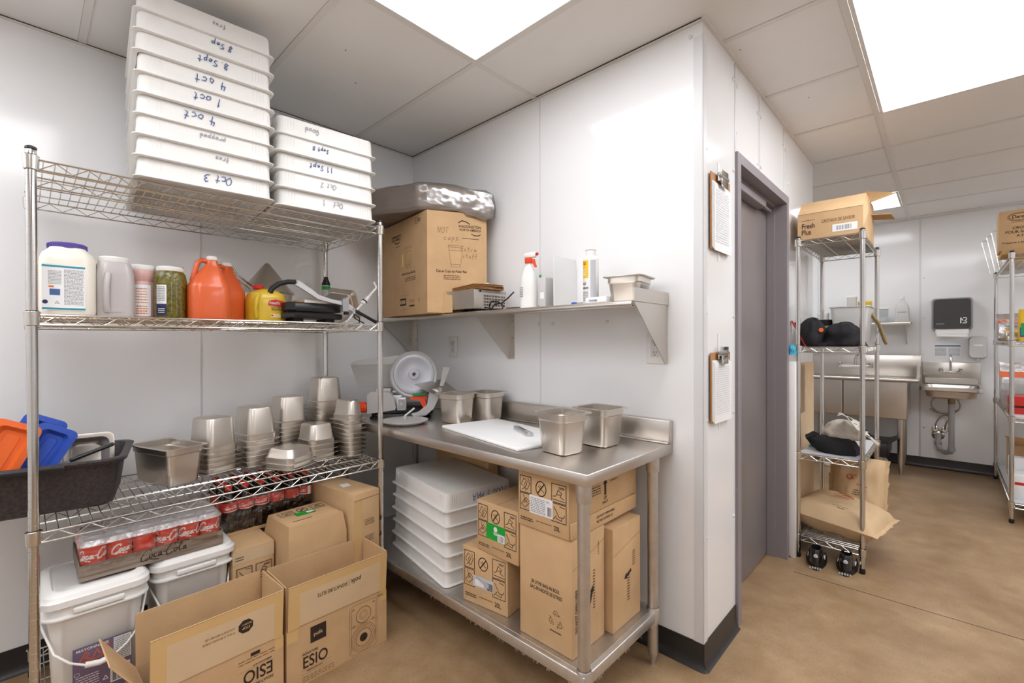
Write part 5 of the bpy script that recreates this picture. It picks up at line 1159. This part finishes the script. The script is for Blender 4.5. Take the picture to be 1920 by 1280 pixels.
t = thing('metal_cup', 'grey metal cup with a wide dark rim behind the cap on the narrow rack', 'cup', (2.03, 1.80, S2)); a = MB(); a.lathe([(.02, 0), (.022, .004), (.026, .09), (.042, .13), (.044, .165), (.042, .165), (.024, .095)], 'pan_steel', n=24); a.build('body', t); a = MB(); a.lathe([(.0445, .13), (.046, .135), (.046, .168), (.044, .17)], 'black_plastic', n=24, c0=False, c1=False); a.build('rim_band', t)
a = MB(); a.sheet([(0, 0, .155), (.0, .02, .155), (.085, .02, .0), (.075, 0, .0)], .006, 'red'); a.sheet([(.012, -.001, .142), (.02, -.001, .142), (.074, -.001, .014), (.066, -.001, .014)], .004, 'black_plastic')
tag(a.build('red_hand_tool', None, (1.935, 1.362, S2)), 'thin red framed tool leaning against the left post of the narrow rack', 'tool')
tag(lump_mb(.02, .02, .06, 'teal_plastic', 5, .5).build('blue_wrapper', None, (1.951, 1.285, 1.19)), 'crumpled bright blue wrapper hanging at the left side of the narrow rack', 'wrapper')
BLUEW = bpy.data.objects['blue_wrapper']
a = MB(); a.tube([(0, 0, .0), (.03, .02, .1)], .004, 'chrome', 8); a.tube([(-.03, -.02, .24), (.03, .0, .14), (.06, .02, .03), (.07, .02, .01)], .011, 'brass', 10); 
tag(a.build('metal_tube', None, (2.268, 1.93, S2)), 'bent brass coloured metal tube leaning beside the cloudy tub', 'tube')
# third shelf
a = MB(); a.b2(-.145, .145, -.35, .35, 0, .0015, 'label_grey'); tag(a.build('shelf_liner', None, (2.127, 1.688, .6115)), 'white plastic liner sheet on the third shelf of the narrow rack', 'liner')
t = thing('black_pouch', 'black fabric pouch on the white liner of the narrow rack', 'pouch', (2.115, 1.475, .6135)); a = MB()
a.loft([[(x*k+s, y*k2, z) for x, y in [(-.115, -.02), (-.06, -.07), (.03, -.085), (.11, -.05), (.125, .03), (.05, .08), (-.06, .07)]] for z, k, k2, s in ((0, .85, .9, .03), (.03, 1, 1, .015), (.07, 1.02, .85, -.01), (.09, .95, .5, -.02))], 'black_cloth'); a.build('pouch_body', t, recalc=True)
a = MB(); a.sheet([(-.12, -.04, .065), (-.05, -.03, .105), (-.09, .0, .11), (-.13, -.01, .08)], .004, 'black_cloth'); a.build('pouch_flap', t)
a = lump_mb(.1, .09, .1, 'grey_cloth', 12, .3); tag(a.build('grey_cloth', None, (2.165, 1.55, .695), smooth=0), 'balled light grey cloth lying on the black fabric pouch', 'cloth')
a = MB(); rg = []
N_ = 9
vs = []; fs = []
for i in range(N_):
    for j in range(6):
        u = i/(N_-1); v = j/5; x = .04+.18*u; y = -.16+.13*v+.02*math.sin(6*u); z = .235-.17*max(0, u-.15)**1.1+.012*math.sin(9*u+3*v); vs.append((x, y, z))
for i in range(N_-1):
    for j in range(5): fs.append((i*6+j, (i+1)*6+j, (i+1)*6+j+1, i*6+j+1))
a.add(vs, fs, 'grey_cloth'); 
for k in range(14):
    i = random.randrange(1, N_-2); j = random.randrange(0, 5); p = Vector(vs[i*6+j]); q = Vector(vs[(i+1)*6+j+1]); n_ = Vector((0, -.0015, .0015)); a.quad([p+n_, p.lerp(q, .6)+n_, p.lerp(q, .6)+n_+Vector((.004, .004, 0)), p+n_+Vector((.005, .003, 0))], 'black_cloth')
o = a.build('patterned_towel', None, (2.12, 1.52, .61)); so = o.modifiers.new('thick', 'SOLIDIFY'); so.thickness = .004; tag(o, 'pale patterned towel draped over the front right corner of the third rack shelf', 'towel')
a = lump_mb(.03, .025, .03, 'teal_plastic', 22, .5); tag(a.build('teal_wrapper', None, (2.02, 1.565, .6135)), 'small teal scrap behind the black pouch on the narrow rack', 'wrapper')
# flat cardboard in plastic beside the rack
t = thing('flattened_carton', 'flattened brown carton in a plastic sleeve between the wall and narrow rack', 'cardboard', (1.945, 1.66, .0)); a = MB(); a.b2(-.006, .006, -.26, .24, .14, 1.13, 'cardboard_pale'); a.build('board', t)
a = MB(); vs = []; fs = []
for i in range(12):
    for j in range(14): vs.append((.009+.002*math.sin(i*2.1+j), -.24+.2*j/13, .82+.3*i/11))
for i in range(11):
    for j in range(13): fs.append((i*14+j, i*14+j+1, (i+1)*14+j+1, (i+1)*14+j))
a.add(vs, fs, 'film_bag'); a.build('plastic_sleeve', t)
# paper sacks
def sack(name, label, loc, rot, hx, hy, hz, seed, prints):
    t = thing(name, label, 'sack', loc, rot=rot); a = MB(); nx, ny = 22, 16; vs = []; fs = []
    for side in (1, -1):
        for i in range(nx+1):
            for j in range(ny+1):
                u = i/nx*2-1; v = j/ny*2-1; e = max(0, (1-abs(u)**3.2))*max(0, (1-abs(v)**3.2)); n_ = mnoise.noise(Vector((u*2.4+seed, v*2.4, side*2)))*.25+mnoise.noise(Vector((u*6+seed, v*6, side)))*.08
                z = side*hz*(e**.45)*(1+n_) if e > 0 else 0
                vs.append((u*hx*(1+.02*n_), v*hy*(1+.03*n_), z))
    K = (nx+1)*(ny+1)
    for s_ in (0, 1):
        for i in range(nx):
            for j in range(ny):
                q = [s_*K+i*(ny+1)+j, s_*K+(i+1)*(ny+1)+j, s_*K+(i+1)*(ny+1)+j+1, s_*K+i*(ny+1)+j+1]; fs.append(tuple(q if s_ == 0 else reversed(q)))
    a.add(vs, fs, 'sack_paper'); 
    for s_ in (-1, 1):
        for k in range(9):
            y = -hy+2*hy*(k+.5)/9; a.sheet([(s_*hx*.95, y-hy/9, .001), (s_*hx*.95, y+hy/9, .001), (s_*(hx+.016+.004*(k % 3)), y+hy/9, .004-.008*(k % 2)), (s_*(hx+.016), y-hy/9, -.003+.006*(k % 2))], .0015, 'sack_paper')
    a.build('sack_body', t, smooth=60, recalc=True)
    p = MB(); prints(p); 
    if p.v: p.build('printing', t)
    return t
def pr1(p):
    M2 = T(.03, -.135, .0725) @ RX(33)
    p.rect(-.04, -.02, .075, .04, 'ink', M2, .006); p.rect(-.038, -.018, .071, .036, 'sack_paper', M2, .0064); p.gibber(-.03, -.01, .05, .02, 2, 'ink', M2, z=.0068)
    M3 = T(.0, .02, .104) @ RX(10); p.lines([[(-.05, 0), (-.02, .02), (.02, .022), (.05, .005)], [(-.03, -.015), (.03, -.01)]], .008, 'orange_jug', M3, .004)
sack('paper_sack', 'full brown paper sack lying flat on the lowest shelf of the narrow rack', (2.155, 1.535, .235), (R(0), R(4), R(-9)), .21, .2, .095, 1, pr1)
def pr2(p):
    M2 = T(.0, .0, .066); 
    for cx_, cy_ in ((-.03, .06), (.0, .06), (-.015, .035)): p.circ(cx_, cy_, .014, .006, 'orange_jug', M2, 12, .012)
    p.gibber(-.05, -.05, .11, .04, 3, 'ink_soft', M2, z=.01); p.lines([[(.01, .02), (.06, .01)]], .006, 'orange_jug', M2, .012)
sack('paper_sack', 'brown paper sack with orange print standing behind the lying sack on the narrow rack', (2.2, 1.83, .335), (R(74), R(0), R(-4)), .135, .195, .075, 6, pr2)
# shoes
def shoe(x, y, rz, label):
    t = thing('shoe', label, 'shoe', (x, y, .0), rz, 'black shoes under the narrow rack'); L = .28
    def ring(z, k, inset=0, y0=0, y1=1):
        pts = []
        for i in range(24):
            an = 2*PI*i/24; yy = -math.cos(an)*L/2; f_ = (yy+L/2)/L
            w_ = (.036+.012*math.sin(f_*PI*.9))*k; pts.append(((w_-inset)*math.sin(an)*1.0, max(min(yy, L/2), -L/2)*(1-inset*4), z))
        return pts
    a = MB(); a.loft([ring(.0, .95), ring(.004, 1.05), ring(.02, 1.08), ring(.03, 1.03)], 'black_rubber'); 
    for k in range(5): a.quad([(-.03+.012*k, -.1405, .008), (-.022+.012*k, -.1405, .008), (-.022+.012*k, -.1405, .02), (-.03+.012*k, -.1405, .02)], 'label_grey')
    a.build('sole', t, recalc=True)
    a = MB(); rg = []
    for z, ys, ye, k in ((.028, -.138, .135, 1.0), (.05, -.136, .125, .98), (.07, -.13, .05, .9), (.085, -.126, .005, .8), (.1, -.124, -.02, .72), (.105, -.12, -.025, .7)):
        c_, hl = (ys+ye)/2, (ye-ys)/2; rg.append([(.04*k*math.sin(2*PI*i/24), c_-hl*math.cos(2*PI*i/24), z) for i in range(24)])
    inn = [[(x_*.82, y_*.9 if 0 else (y_+.065)*.82-.065, z-.02*kk) for x_, y_, z in rg[-1]] for kk in (0, 2)]
    a.loft(rg+inn, 'smoke_black'); a.build('upper', t, recalc=True)
    a = MB()
    for i in range(4): a.tube([(-.022, -.01+.02*i, .075-.008*i), (0, -.015+.02*i, .089-.009*i), (.022, -.01+.02*i, .075-.008*i)], .0025, 'black_cloth', 6)
    a.build('laces', t)
    for s_ in (-1, 1):
        a = MB(); a.sheet([(s_*.0395, -.07, .045), (s_*.0405, -.01, .035), (s_*.041, -.0, .045), (s_*.036, -.065, .062)], .002*s_, 'label_white'); a.build('side_patch', t)
    a = MB()
    a.lathe([(.011, 0), (.008, .002)], 'label_grey', frame((0, -.1275, .075), (1, 0, 0), (0, .15, 1)), n=12); a.build('heel_badge', t)
    return t
shoe(2.066, 1.335, 8, 'left black shoe with worn grey heel under the narrow rack')
shoe(2.207, 1.365, 4, 'right black shoe with worn grey heel under the narrow rack')

# ================================================================ FAR WALL: SINKS AND DISPENSERS
Y0 = YD
t = thing('compartment_sink', 'large stainless steel compartment sink with backsplash against the far wall', 'sink', (1.6, Y0, 0)); a = MB(); a.X = T(-1.6, -Y0, 0)
a.b2(.75, 2.43, Y0-.045, Y0-.004, .9, 1.125, 'stainless', bev=.004); a.b2(.75, 2.43, Y0-.62, Y0-.045, .885, .9, 'stainless')
a.tube([(.75, Y0-.615, .9), (2.43, Y0-.615, .9)], .018, 'stainless', 12); a.tube([(2.42, Y0-.615, .9), (2.42, Y0-.04, .93)], .016, 'stainless', 10)
a.b2(2.405, 2.43, Y0-.3, Y0-.045, .9, 1.02, 'stainless'); a.build('deck', t)
for x0, x1 in ((.85, 1.36), (1.363, 1.857), (1.86, 2.35)):
    a = MB(); a.X = T(-1.6, -Y0, 0); a.loft([a.rr((x1-x0)/2-d, .26-d, .012, z, 5, (x0+x1)/2, Y0-.335) for d, z in ((.008, .53), (.002, .536), (0, .545), (0, .884))], 'stainless', c1=False); a.build('basin', t)
for x in (.85, 2.30):
    for y in (Y0-.5, Y0-.1):
        a = MB(); a.lathe([(.0, .0), (.01, 0), (.01, .025), (.016, .05), (.021, .09), (.021, .11), (.027, .2), (.027, .54)], 'stainless', n=16, c0=False); a.build('leg', t, (x-1.6, y-Y0, 0))
a = MB(); a.X = T(-1.6, -Y0, 0); a.tube([(1.76, Y0-.08, 1.0), (2.03, Y0-.08, 1.0)], .013, 'chrome', 10); a.tube([(1.9, Y0-.08, 1.0), (1.9, Y0-.08, 1.09), (1.92, Y0-.1, 1.12), (1.96, Y0-.16, 1.125), (1.99, Y0-.24, 1.11), (2.0, Y0-.26, 1.07)], .011, 'chrome', 10)
for x in (1.76, 2.03): a.lathe([(.02, 0), (.02, .03), (.012, .035), (.024, .045), (.024, .055)], 'chrome', T(x, Y0-.08, .985), n=14); a.tube([(x, Y0-.045, 1.0), (x, Y0-.09, 1.0)], .012, 'chrome', 10)
a.build('faucet', t)
t = thing('wall_shelf', 'pale metal wall shelf with plastic containers above the compartment sink', 'shelf', (1.5, Y0, 1.455)); a = MB(); a.b2(-.7, .86, -.3, -.003, -.003, 0, 'stainless'); a.tube([(-.7, -.29, -.014), (.86, -.29, -.014)], .014, 'stainless', 12); a.build('shelf_board', t)
for x in (-.5, .82): a = MB(); a.loft([[(x+d, y, z) for y, z in ((-.25, -.003), (-.003, -.003), (-.003, -.22), (-.03, -.22))] for d in (-.002, .002)], 'stainless'); a.build('bracket', t, recalc=True)
def tub_on(x, w_, h_, m, label, y=Y0-.15, lid='white_plastic', name='plastic_container'):
    t = thing(name, label, 'container', (x, y, 1.4555)); a = MB(); a.loft([a.rr(w_/2*k, w_/2*k*.9, .015, z, 4) for k, z in ((.88, 0), (.92, .004), (1, h_-.012))], m); a.build('body', t); b_ = MB(); b_.loft([b_.rr(w_/2*k, w_/2*k*.9, .015, z, 4) for k, z in ((1.05, h_-.012), (1.05, h_), (.98, h_+.003))], lid); b_.build('lid', t)
tub_on(1.62, .1, .12, 'tub_clear', 'leftmost cloudy container on the shelf above the compartment sink'); tub_on(1.75, .1, .17, 'tub_clear', 'cloudy container beside the tall white tub on the far shelf', Y0-.2)
tub_on(1.885, .085, .285, 'grey_plastic', 'tall white tub on the far shelf beside the yellow container', Y0-.2); tub_on(1.99, .11, .225, 'mustard', 'yellow container on the shelf above the compartment sink', Y0-.14, 'yellow_label'); tub_on(2.125, .11, .15, 'clear_plastic', 'clear wire edged container on the far shelf right of the yellow one')
t = thing('plastic_jug', 'cloudy white plastic jug at the right end of the far wall shelf', 'jug', (2.29, Y0-.15, 1.4555)); a = MB(); a.loft([a.rr(r, r*.9, r*.5, z, 5) for r, z in ((.05, 0), (.055, .006), (.055, .14), (.04, .18), (.018, .22), (.018, .24))], 'grey_plastic'); a.build('body', t); a = MB(); a.lathe([(.02, 0), (.02, .02)], 'white_plastic', T(0, 0, .24), n=16); a.build('cap', t); a = MB(); a.gibber(-.035, .09, .07, .02, 1, 'ink', ny_face(0, -.05, 0), fill=.25); a.build('printing', t)
t = thing('dolly', 'black utility dolly with a cream caster wheel under the compartment sink', 'dolly', (1.955, 3.93, 0)); a = MB(); a.b2(-.28, .26, -.2, .25, .17, .3, 'black_plastic', bev=.01); a.build('body', t)
a = MB(); a.sheet([(.26, -.2, .3), (.33, -.1, .34), (.33, .15, .34), (.26, .2, .3)], .01, 'black_plastic'); a.build('rim', t)
for x, y in ((.19, -.13), (-.22, -.13), (.19, .18)):
    c = MB(); c.lathe([(.0, -.014), (.03, -.014), (.05, -.012), (.05, .012), (.03, .014), (.0, .014)], 'cream_jar', frame((0, 0, .051), (1, 0, 0), (0, 0, 1)), n=24); c.lathe([(.016, -.018), (.016, .018)], 'pan_steel', frame((0, 0, .051), (1, 0, 0), (0, 0, 1)), n=12)
    c.b2(-.02, .02, -.022, -.019, .05, .14, 'pan_steel'); c.b2(-.02, .02, .019, .022, .05, .14, 'pan_steel'); c.b2(-.03, .03, -.03, .03, .14, .17, 'pan_steel'); c.build('caster', t, (x, y, 0), recalc=True)
# hand sink
t = thing('hand_sink', 'small stainless steel wall hung hand sink with chrome faucet and grey drain pipe', 'sink', (2.645, Y0, 0))
a = MB(); a.b2(-.205, .205, -.03, -.004, .85, 1.06, 'stainless', bev=.003); a.b2(-.185, .185, -.05, -.03, .85, .9, 'stainless'); a.build('backsplash', t)
a = MB(); o_ = [(.21, .215, .05, .805), (.215, .22, .05, .81), (.215, .22, .05, .835), (.208, .213, .05, .842), (.19, .19, .06, .84), (.17, .17, .07, .76), (.12, .12, .06, .745)]; a.loft([a.rr(x, y, r, z, 6, 0, -.235) for x, y, r, z in o_], 'stainless', c0=False); 
a.loft([a.rr(x, y, r, z, 6, 0, -.235) for x, y, r, z in ((.13, .12, .06, .73), (.17, .165, .07, .745), (.178, .175, .07, .8), (.21, .215, .05, .806))], 'stainless', c1=False); a.build('basin', t)
a = MB(); a.b2(-.075, .075, -.08, -.03, .955, .975, 'chrome', bev=.006); a.tube([(0, -.06, .97), (0, -.06, 1.09), (0, -.08, 1.12), (0, -.13, 1.13), (0, -.18, 1.11), (0, -.19, 1.07)], .009, 'chrome', 10)
for s_ in (-1, 1): a.lathe([(.016, 0), (.018, .02), (.011, .028), (.011, .036)], 'chrome', T(s_*.07, -.058, .97), n=12); a.b2(s_*.07-.008, s_*.07+.008, -.12, -.05, 1.0, 1.008, 'chrome')
a.build('faucet', t)
a = MB(); a.tube([(.005, -.2, .73), (.005, -.2, .25), (-.0, -.19, .215), (-.04, -.15, .195), (-.08, -.1, .21), (-.09, -.07, .25), (-.09, -.06, .32), (-.09, -.02, .34)], .0225, 'pvc_grey', 14); a.lathe([(.027, .22), (.028, .225), (.028, .255), (.027, .26)], 'pvc_grey', T(.005, -.2, 0), n=14)
a.lathe([(.028, 0), (.03, .004), (.03, .03), (.026, .034)], 'pvc_grey', T(-.09, -.065, .25), n=14); a.lathe([(.05, 0), (.048, .004), (.03, .012)], 'chrome', ny_face(-.09, 0, .335), n=20); a.build('drain_pipe', t)
a = MB(); a.lathe([(.026, .67), (.026, .74)], 'brass', T(.005, -.2, 0), n=14); a.build('brass_coupling', t)
for k, s_ in enumerate((-1, 1)):
    a = MB(); xx = -.11 if s_ < 0 else -.04; a.tube([(-.02-.02*k, -.06-.02*k, .76)]+[(-.035-.013*k+(.105+.012*k)*math.cos(R(q))*s_*-1, -.075-.02*k, .65+(.085+.01*k)*math.sin(R(q))) for q in range(90, 331, 20)]+[(xx+.04, -.07, .53), (xx+.012, -.06, .48), (xx, -.05, .43), (xx, -.04, .395)], .0065, 'steel_hose', 8); a.build('supply_hose', t)
    a = MB(); a.lathe([(.03, 0), (.028, .004), (.012, .01), (.012, .03), (.02, .032), (.02, .045)], 'chrome', ny_face(xx, 0, .395), n=18); a.build('stop_valve', t)
# paper towel dispenser
t = thing('paper_towel_dispenser', 'smoky black paper towel dispenser mounted above the hand sink', 'dispenser', (2.652, Y0, 1.35)); W, h_ = .3, .32
def slab(m, hx, hz, r, y0, y1, zc, k=.9, mat_=None):
    q = MB(); q.loft([[(x, y, zc+z) for x, z, _ in q.rr(hx*kk, hz*kk, r, 0, 6)] for y, kk in ((y0, 1), ((y0+y1*3)/4, .99), (y1, k))], m); return q
slab('smoke_black', .143, .155, .03, -.005, -.18, .175).build('cover', t, recalc=True)
slab('grey_plastic', .148, .16, .033, -.004, -.03, .175, 1).build('back_plate', t, recalc=True)
a = MB(); a.b2(-.115, .115, -.17, -.16, -.015, .03, 'white_plastic'); a.sheet([(-.105, -.165, -.04), (.105, -.165, -.045), (.105, -.165, .02), (-.105, -.165, .02)], .002, 'paper'); a.build('paper_towel', t)
a = MB(); F_ = ny_face(0, -.182, .175); a.lines([[(.075, -.09), (.095, -.09), (.1, -.075), (.085, -.07), (.1, -.055), (.095, -.04), (.078, -.04)], [(.06, -.09), (.06, -.04), (.075, -.065)]], .007, 'label_white', F_, .001); a.gibber(-.11, -.1, .06, .01, 1, 'label_grey', F_); a.build('logo', t)
t = thing('soap_dispenser', 'grey white wall soap dispenser right of the paper towel dispenser', 'dispenser', (2.83, Y0, 1.10)); slab('grey_plastic', .063, .105, .03, -.004, -.1, .105, .9).build('cover', t, recalc=True); a = MB(); a.rect(-.03, .12, .06, .012, 'label_white', ny_face(0, -.101, 0)); a.build('label', t); a = MB(); a.lathe([(.01, -.018), (.012, 0)], 'white_plastic', T(0, -.06, 0), n=12); a.build('nozzle', t)
a = MB(); a.b2(-.102, .102, -.003, -.001, 0, .135, 'label_white'); F_ = ny_face(-.102, -.0032, 0); a.rect(.01, .112, .184, .012, 'pen_blue', F_); a.gibber(.012, .02, .08, .08, 9, 'label_text', F_); a.gibber(.11, .02, .08, .08, 9, 'pen_blue', F_, fill=.25)
tag(a.build('wall_notice', None, (2.622, Y0, 1.10)), 'white hand washing notice with blue heading above the hand sink', 'notice')

# ================================================================ RACK AT THE RIGHT EDGE
rack('chrome wire rack with white liners at the right edge, beside the hand sink', 2.945, 3.40, 2.9, 4.3, (.138, .735, 1.262, 1.873), 1.885)
def liner(z, label): a = MB(); a.b2(-.215, .215, -.685, .685, 0, .0015, 'label_grey'); return tag(a.build('shelf_liner', None, (3.172, 3.6, z+.0015)), label, 'liner')
liner(.138, 'white liner sheet on the lowest shelf of the right edge rack'); liner(.735, 'white liner sheet on the second lowest shelf of the right edge rack')
t = thing('cardboard_box', 'brown cracker carton with oval logo on top of the right edge rack', 'box', (3.06, 3.09, 1.905), 0); a = MB(); a.b2(-.172, .172, -.1, .12, 0, .285, 'cardboard', bev=.003); F_ = ny_face(-.172, -.1, 0)
a.circ(.098, .235, .05, .003, 'ink', F_, ry=.024); a.circ(.098, .235, .057, .002, 'ink', F_, ry=.03); a.text('Dare', .06, .225, .024, 'ink', F_, shear=.2, wscale=.9); a.gibber(.06, .195, .075, .006, 1, 'ink', F_); a.text('CROUTONS', .065, .15, .018, 'ink', F_, wscale=1.0); a.text('POUR SALADE', .03, .122, .018, 'ink', F_, wscale=1.0); a.text('A HAUTE', .085, .094, .018, 'ink', F_, wscale=1.0); a.text('Preparee a point', .015, .05, .014, 'ink', F_, wscale=1.0)
a.build('box_body', t)
a = MB(); a.b2(-.24, .24, -.16, .15, 0, .028, 'cardboard_inside', bev=.002); tag(a.build('cardboard_pad', None, (3.14, 3.1, 1.875)), 'flat brown cardboard under the cracker carton on the right edge rack', 'cardboard')
a = MB(); hx, hy = .07, .14
for z, k in ((.003, 1), (.06, 1.1), (.14, 1.25)): a.tube([(x*k, y*k, z) for x, y, _ in a.rr(hx, hy, .03, 0, 3)], .0028, 'wire', 6, closed=True)
for i in range(12):
    an = 2*PI*i/12; c_, s_ = max(-1, min(1, 1.3*math.cos(an))), max(-1, min(1, 1.3*math.sin(an))); a.tube([(hx*c_, hy*s_, .003), (hx*1.25*c_, hy*1.25*s_, .14)], .0018, 'wire', 5)
tag(a.build('wire_basket', None, (3.04, 4.1, 1.8745)), 'small wire basket on the far end of the right edge rack top', 'basket')
a = MB()
for k in range(3): x = -.03*k; a.tube([(x, 0, 0), (x-.05, .0, .35-.04*k)]+[(x-.032+.018*math.cos(R(q)), 0, .36-.04*k+.018*math.sin(R(q))) for q in range(180, -1, -30)]+[(x+.03, 0, .02)], .0028, 'wire', 6)
tag(a.build('wire_holder', None, (2.96, 4.17, 1.875)), 'upright bent wire holder leaning off the top of the right edge rack', 'holder')
def bag(x, y, z, hx, h_, label, m='film_bag', fill_='snack_brown', strip='snack_red', rz=0, name='snack_bag'):
    t = thing(name, label, 'bag', (x, y, z), rz); a = MB(); a.loft([a.rr(hx*k, w_, .01, zz, 5) for k, w_, zz in ((.85, .035, 0), (.95, .05, h_*.1), (.9, .045, h_*.4), (.8, .02, h_*.55))], fill_); a.build('contents', t)
    a = MB(); a.loft([a.rr(hx*k, w_, .012, zz, 5) for k, w_, zz in ((.9, .04, .0), (1.02, .058, h_*.1), (1.0, .055, h_*.45), (1, .03, h_*.7), (1.05, .004, h_))], m); a.build('clear_bag', t)
    a = MB(); a.quad([(-hx*1.0, -.036, h_*.68), (hx*1.0, -.036, h_*.68), (hx*1.03, -.022, h_*.8), (-hx*1.03, -.022, h_*.8)], strip); a.build('red_strip', t); return t
bag(3.03, 3.6, 1.264, .12, .22, 'clear snack bag with a red strip on the middle shelf of the right edge rack')
bag(3.02, 3.5, .7385, .10, .36, 'clear bag with an orange strip standing behind the red tin', fill_='label_grey', strip='orange_plastic')
a = MB(); a.loft([a.rr(.075*k, .03, .01, z, 4) for k, z in ((.9, 0), (1, .02), (1, .2), (.95, .23))], 'yellow_label'); a.b2(-.07, .07, -.032, -.03, .03, .1, 'blue_plastic'); a.b2(-.04, .03, -.033, -.031, .11, .16, 'red'); a.b2(-.065, -.02, -.034, -.031, .04, .13, 'green_plastic'); tag(a.build('snack_package', None, (3.07, 3.15, 1.264)), 'yellow snack package with blue, red and green print on the right edge rack', 'package')
bag(3.02, 3.32, 1.264, .08, .1, 'low yellow and brown packet in front of the clear snack bag', fill_='mustard', strip='yellow_label')
t = thing('red_tin', 'red plastic tin with a black middle band on the right edge rack', 'tin', (3.03, 3.17, .7385)); a = MB(); a.loft([a.rr(.085*k, .07, .02, z, 5) for k, z in ((.97, 0), (1, .004), (1, .045))], 'red'); a.loft([a.rr(.085*k, .07, .02, z, 5) for k, z in ((1, .06), (1, .12), (.96, .126))], 'red'); a.build('body', t); a = MB(); a.loft([a.rr(.078, .064, .02, z, 5) for z in (.045, .06)], 'black_plastic'); a.build('band', t)
a = MB(); a.sheet([(-.12, 0, 0), (.2, 0, 0), (.2, .04, .22), (-.08, .04, .22)], .004, 'cardboard_pale'); tag(a.build('cardboard_sheet', None, (3.14, 3.3, .7385)), 'pale cardboard panel leaning behind the red tin', 'cardboard')
a = MB(); a.lathe([(.03, 0), (.033, .004), (.033, .15), (.014, .19), (.014, .21)], 'yellow_label', n=20); tag(a.build('yellow_bottle', None, (3.15, 3.1, .7385)), 'yellow bottle beside the red tin on the right edge rack', 'bottle')
tag(lump_mb(.09, .07, .1, 'paper', 31, .3).build('paper_bundle', None, (3.18, 2.99, .7385)), 'crumpled white paper bundle at the front of the right edge rack', 'paper')
t = thing('cardboard_box', 'open kraft carton with a drooping flap under the second shelf of the right edge rack', 'box', (3.19, 3.75, .1402)); a = MB(); a.b2(-.2, .2, -.2, .2, 0, .3, 'cardboard'); a.build('box_body', t); a = MB(); a.sheet([(-.25, -.42, .4), (.2, -.42, .38), (.2, -.2, .3), (-.2, -.2, .3)], .004, 'cardboard'); a.build('open_flap', t)
a = MB(); a.b2(-.1, .15, -.09, .1, 0, .17, 'label_white', bev=.003); a.rect(.02, .1, .1, .02, 'red', ny_face(-.1, -.0905, 0)); tag(a.build('white_box', None, (3.05, 3.13, .1402)), 'white carton with a small red print on the lowest shelf of the right edge rack', 'box')
a = MB(); a.b2(-.1, .15, -.05, .06, 0, .25, 'label_white', bev=.003); tag(a.build('white_box', None, (3.06, 3.32, .1402)), 'taller plain white carton behind the red printed one on the right edge rack', 'box')
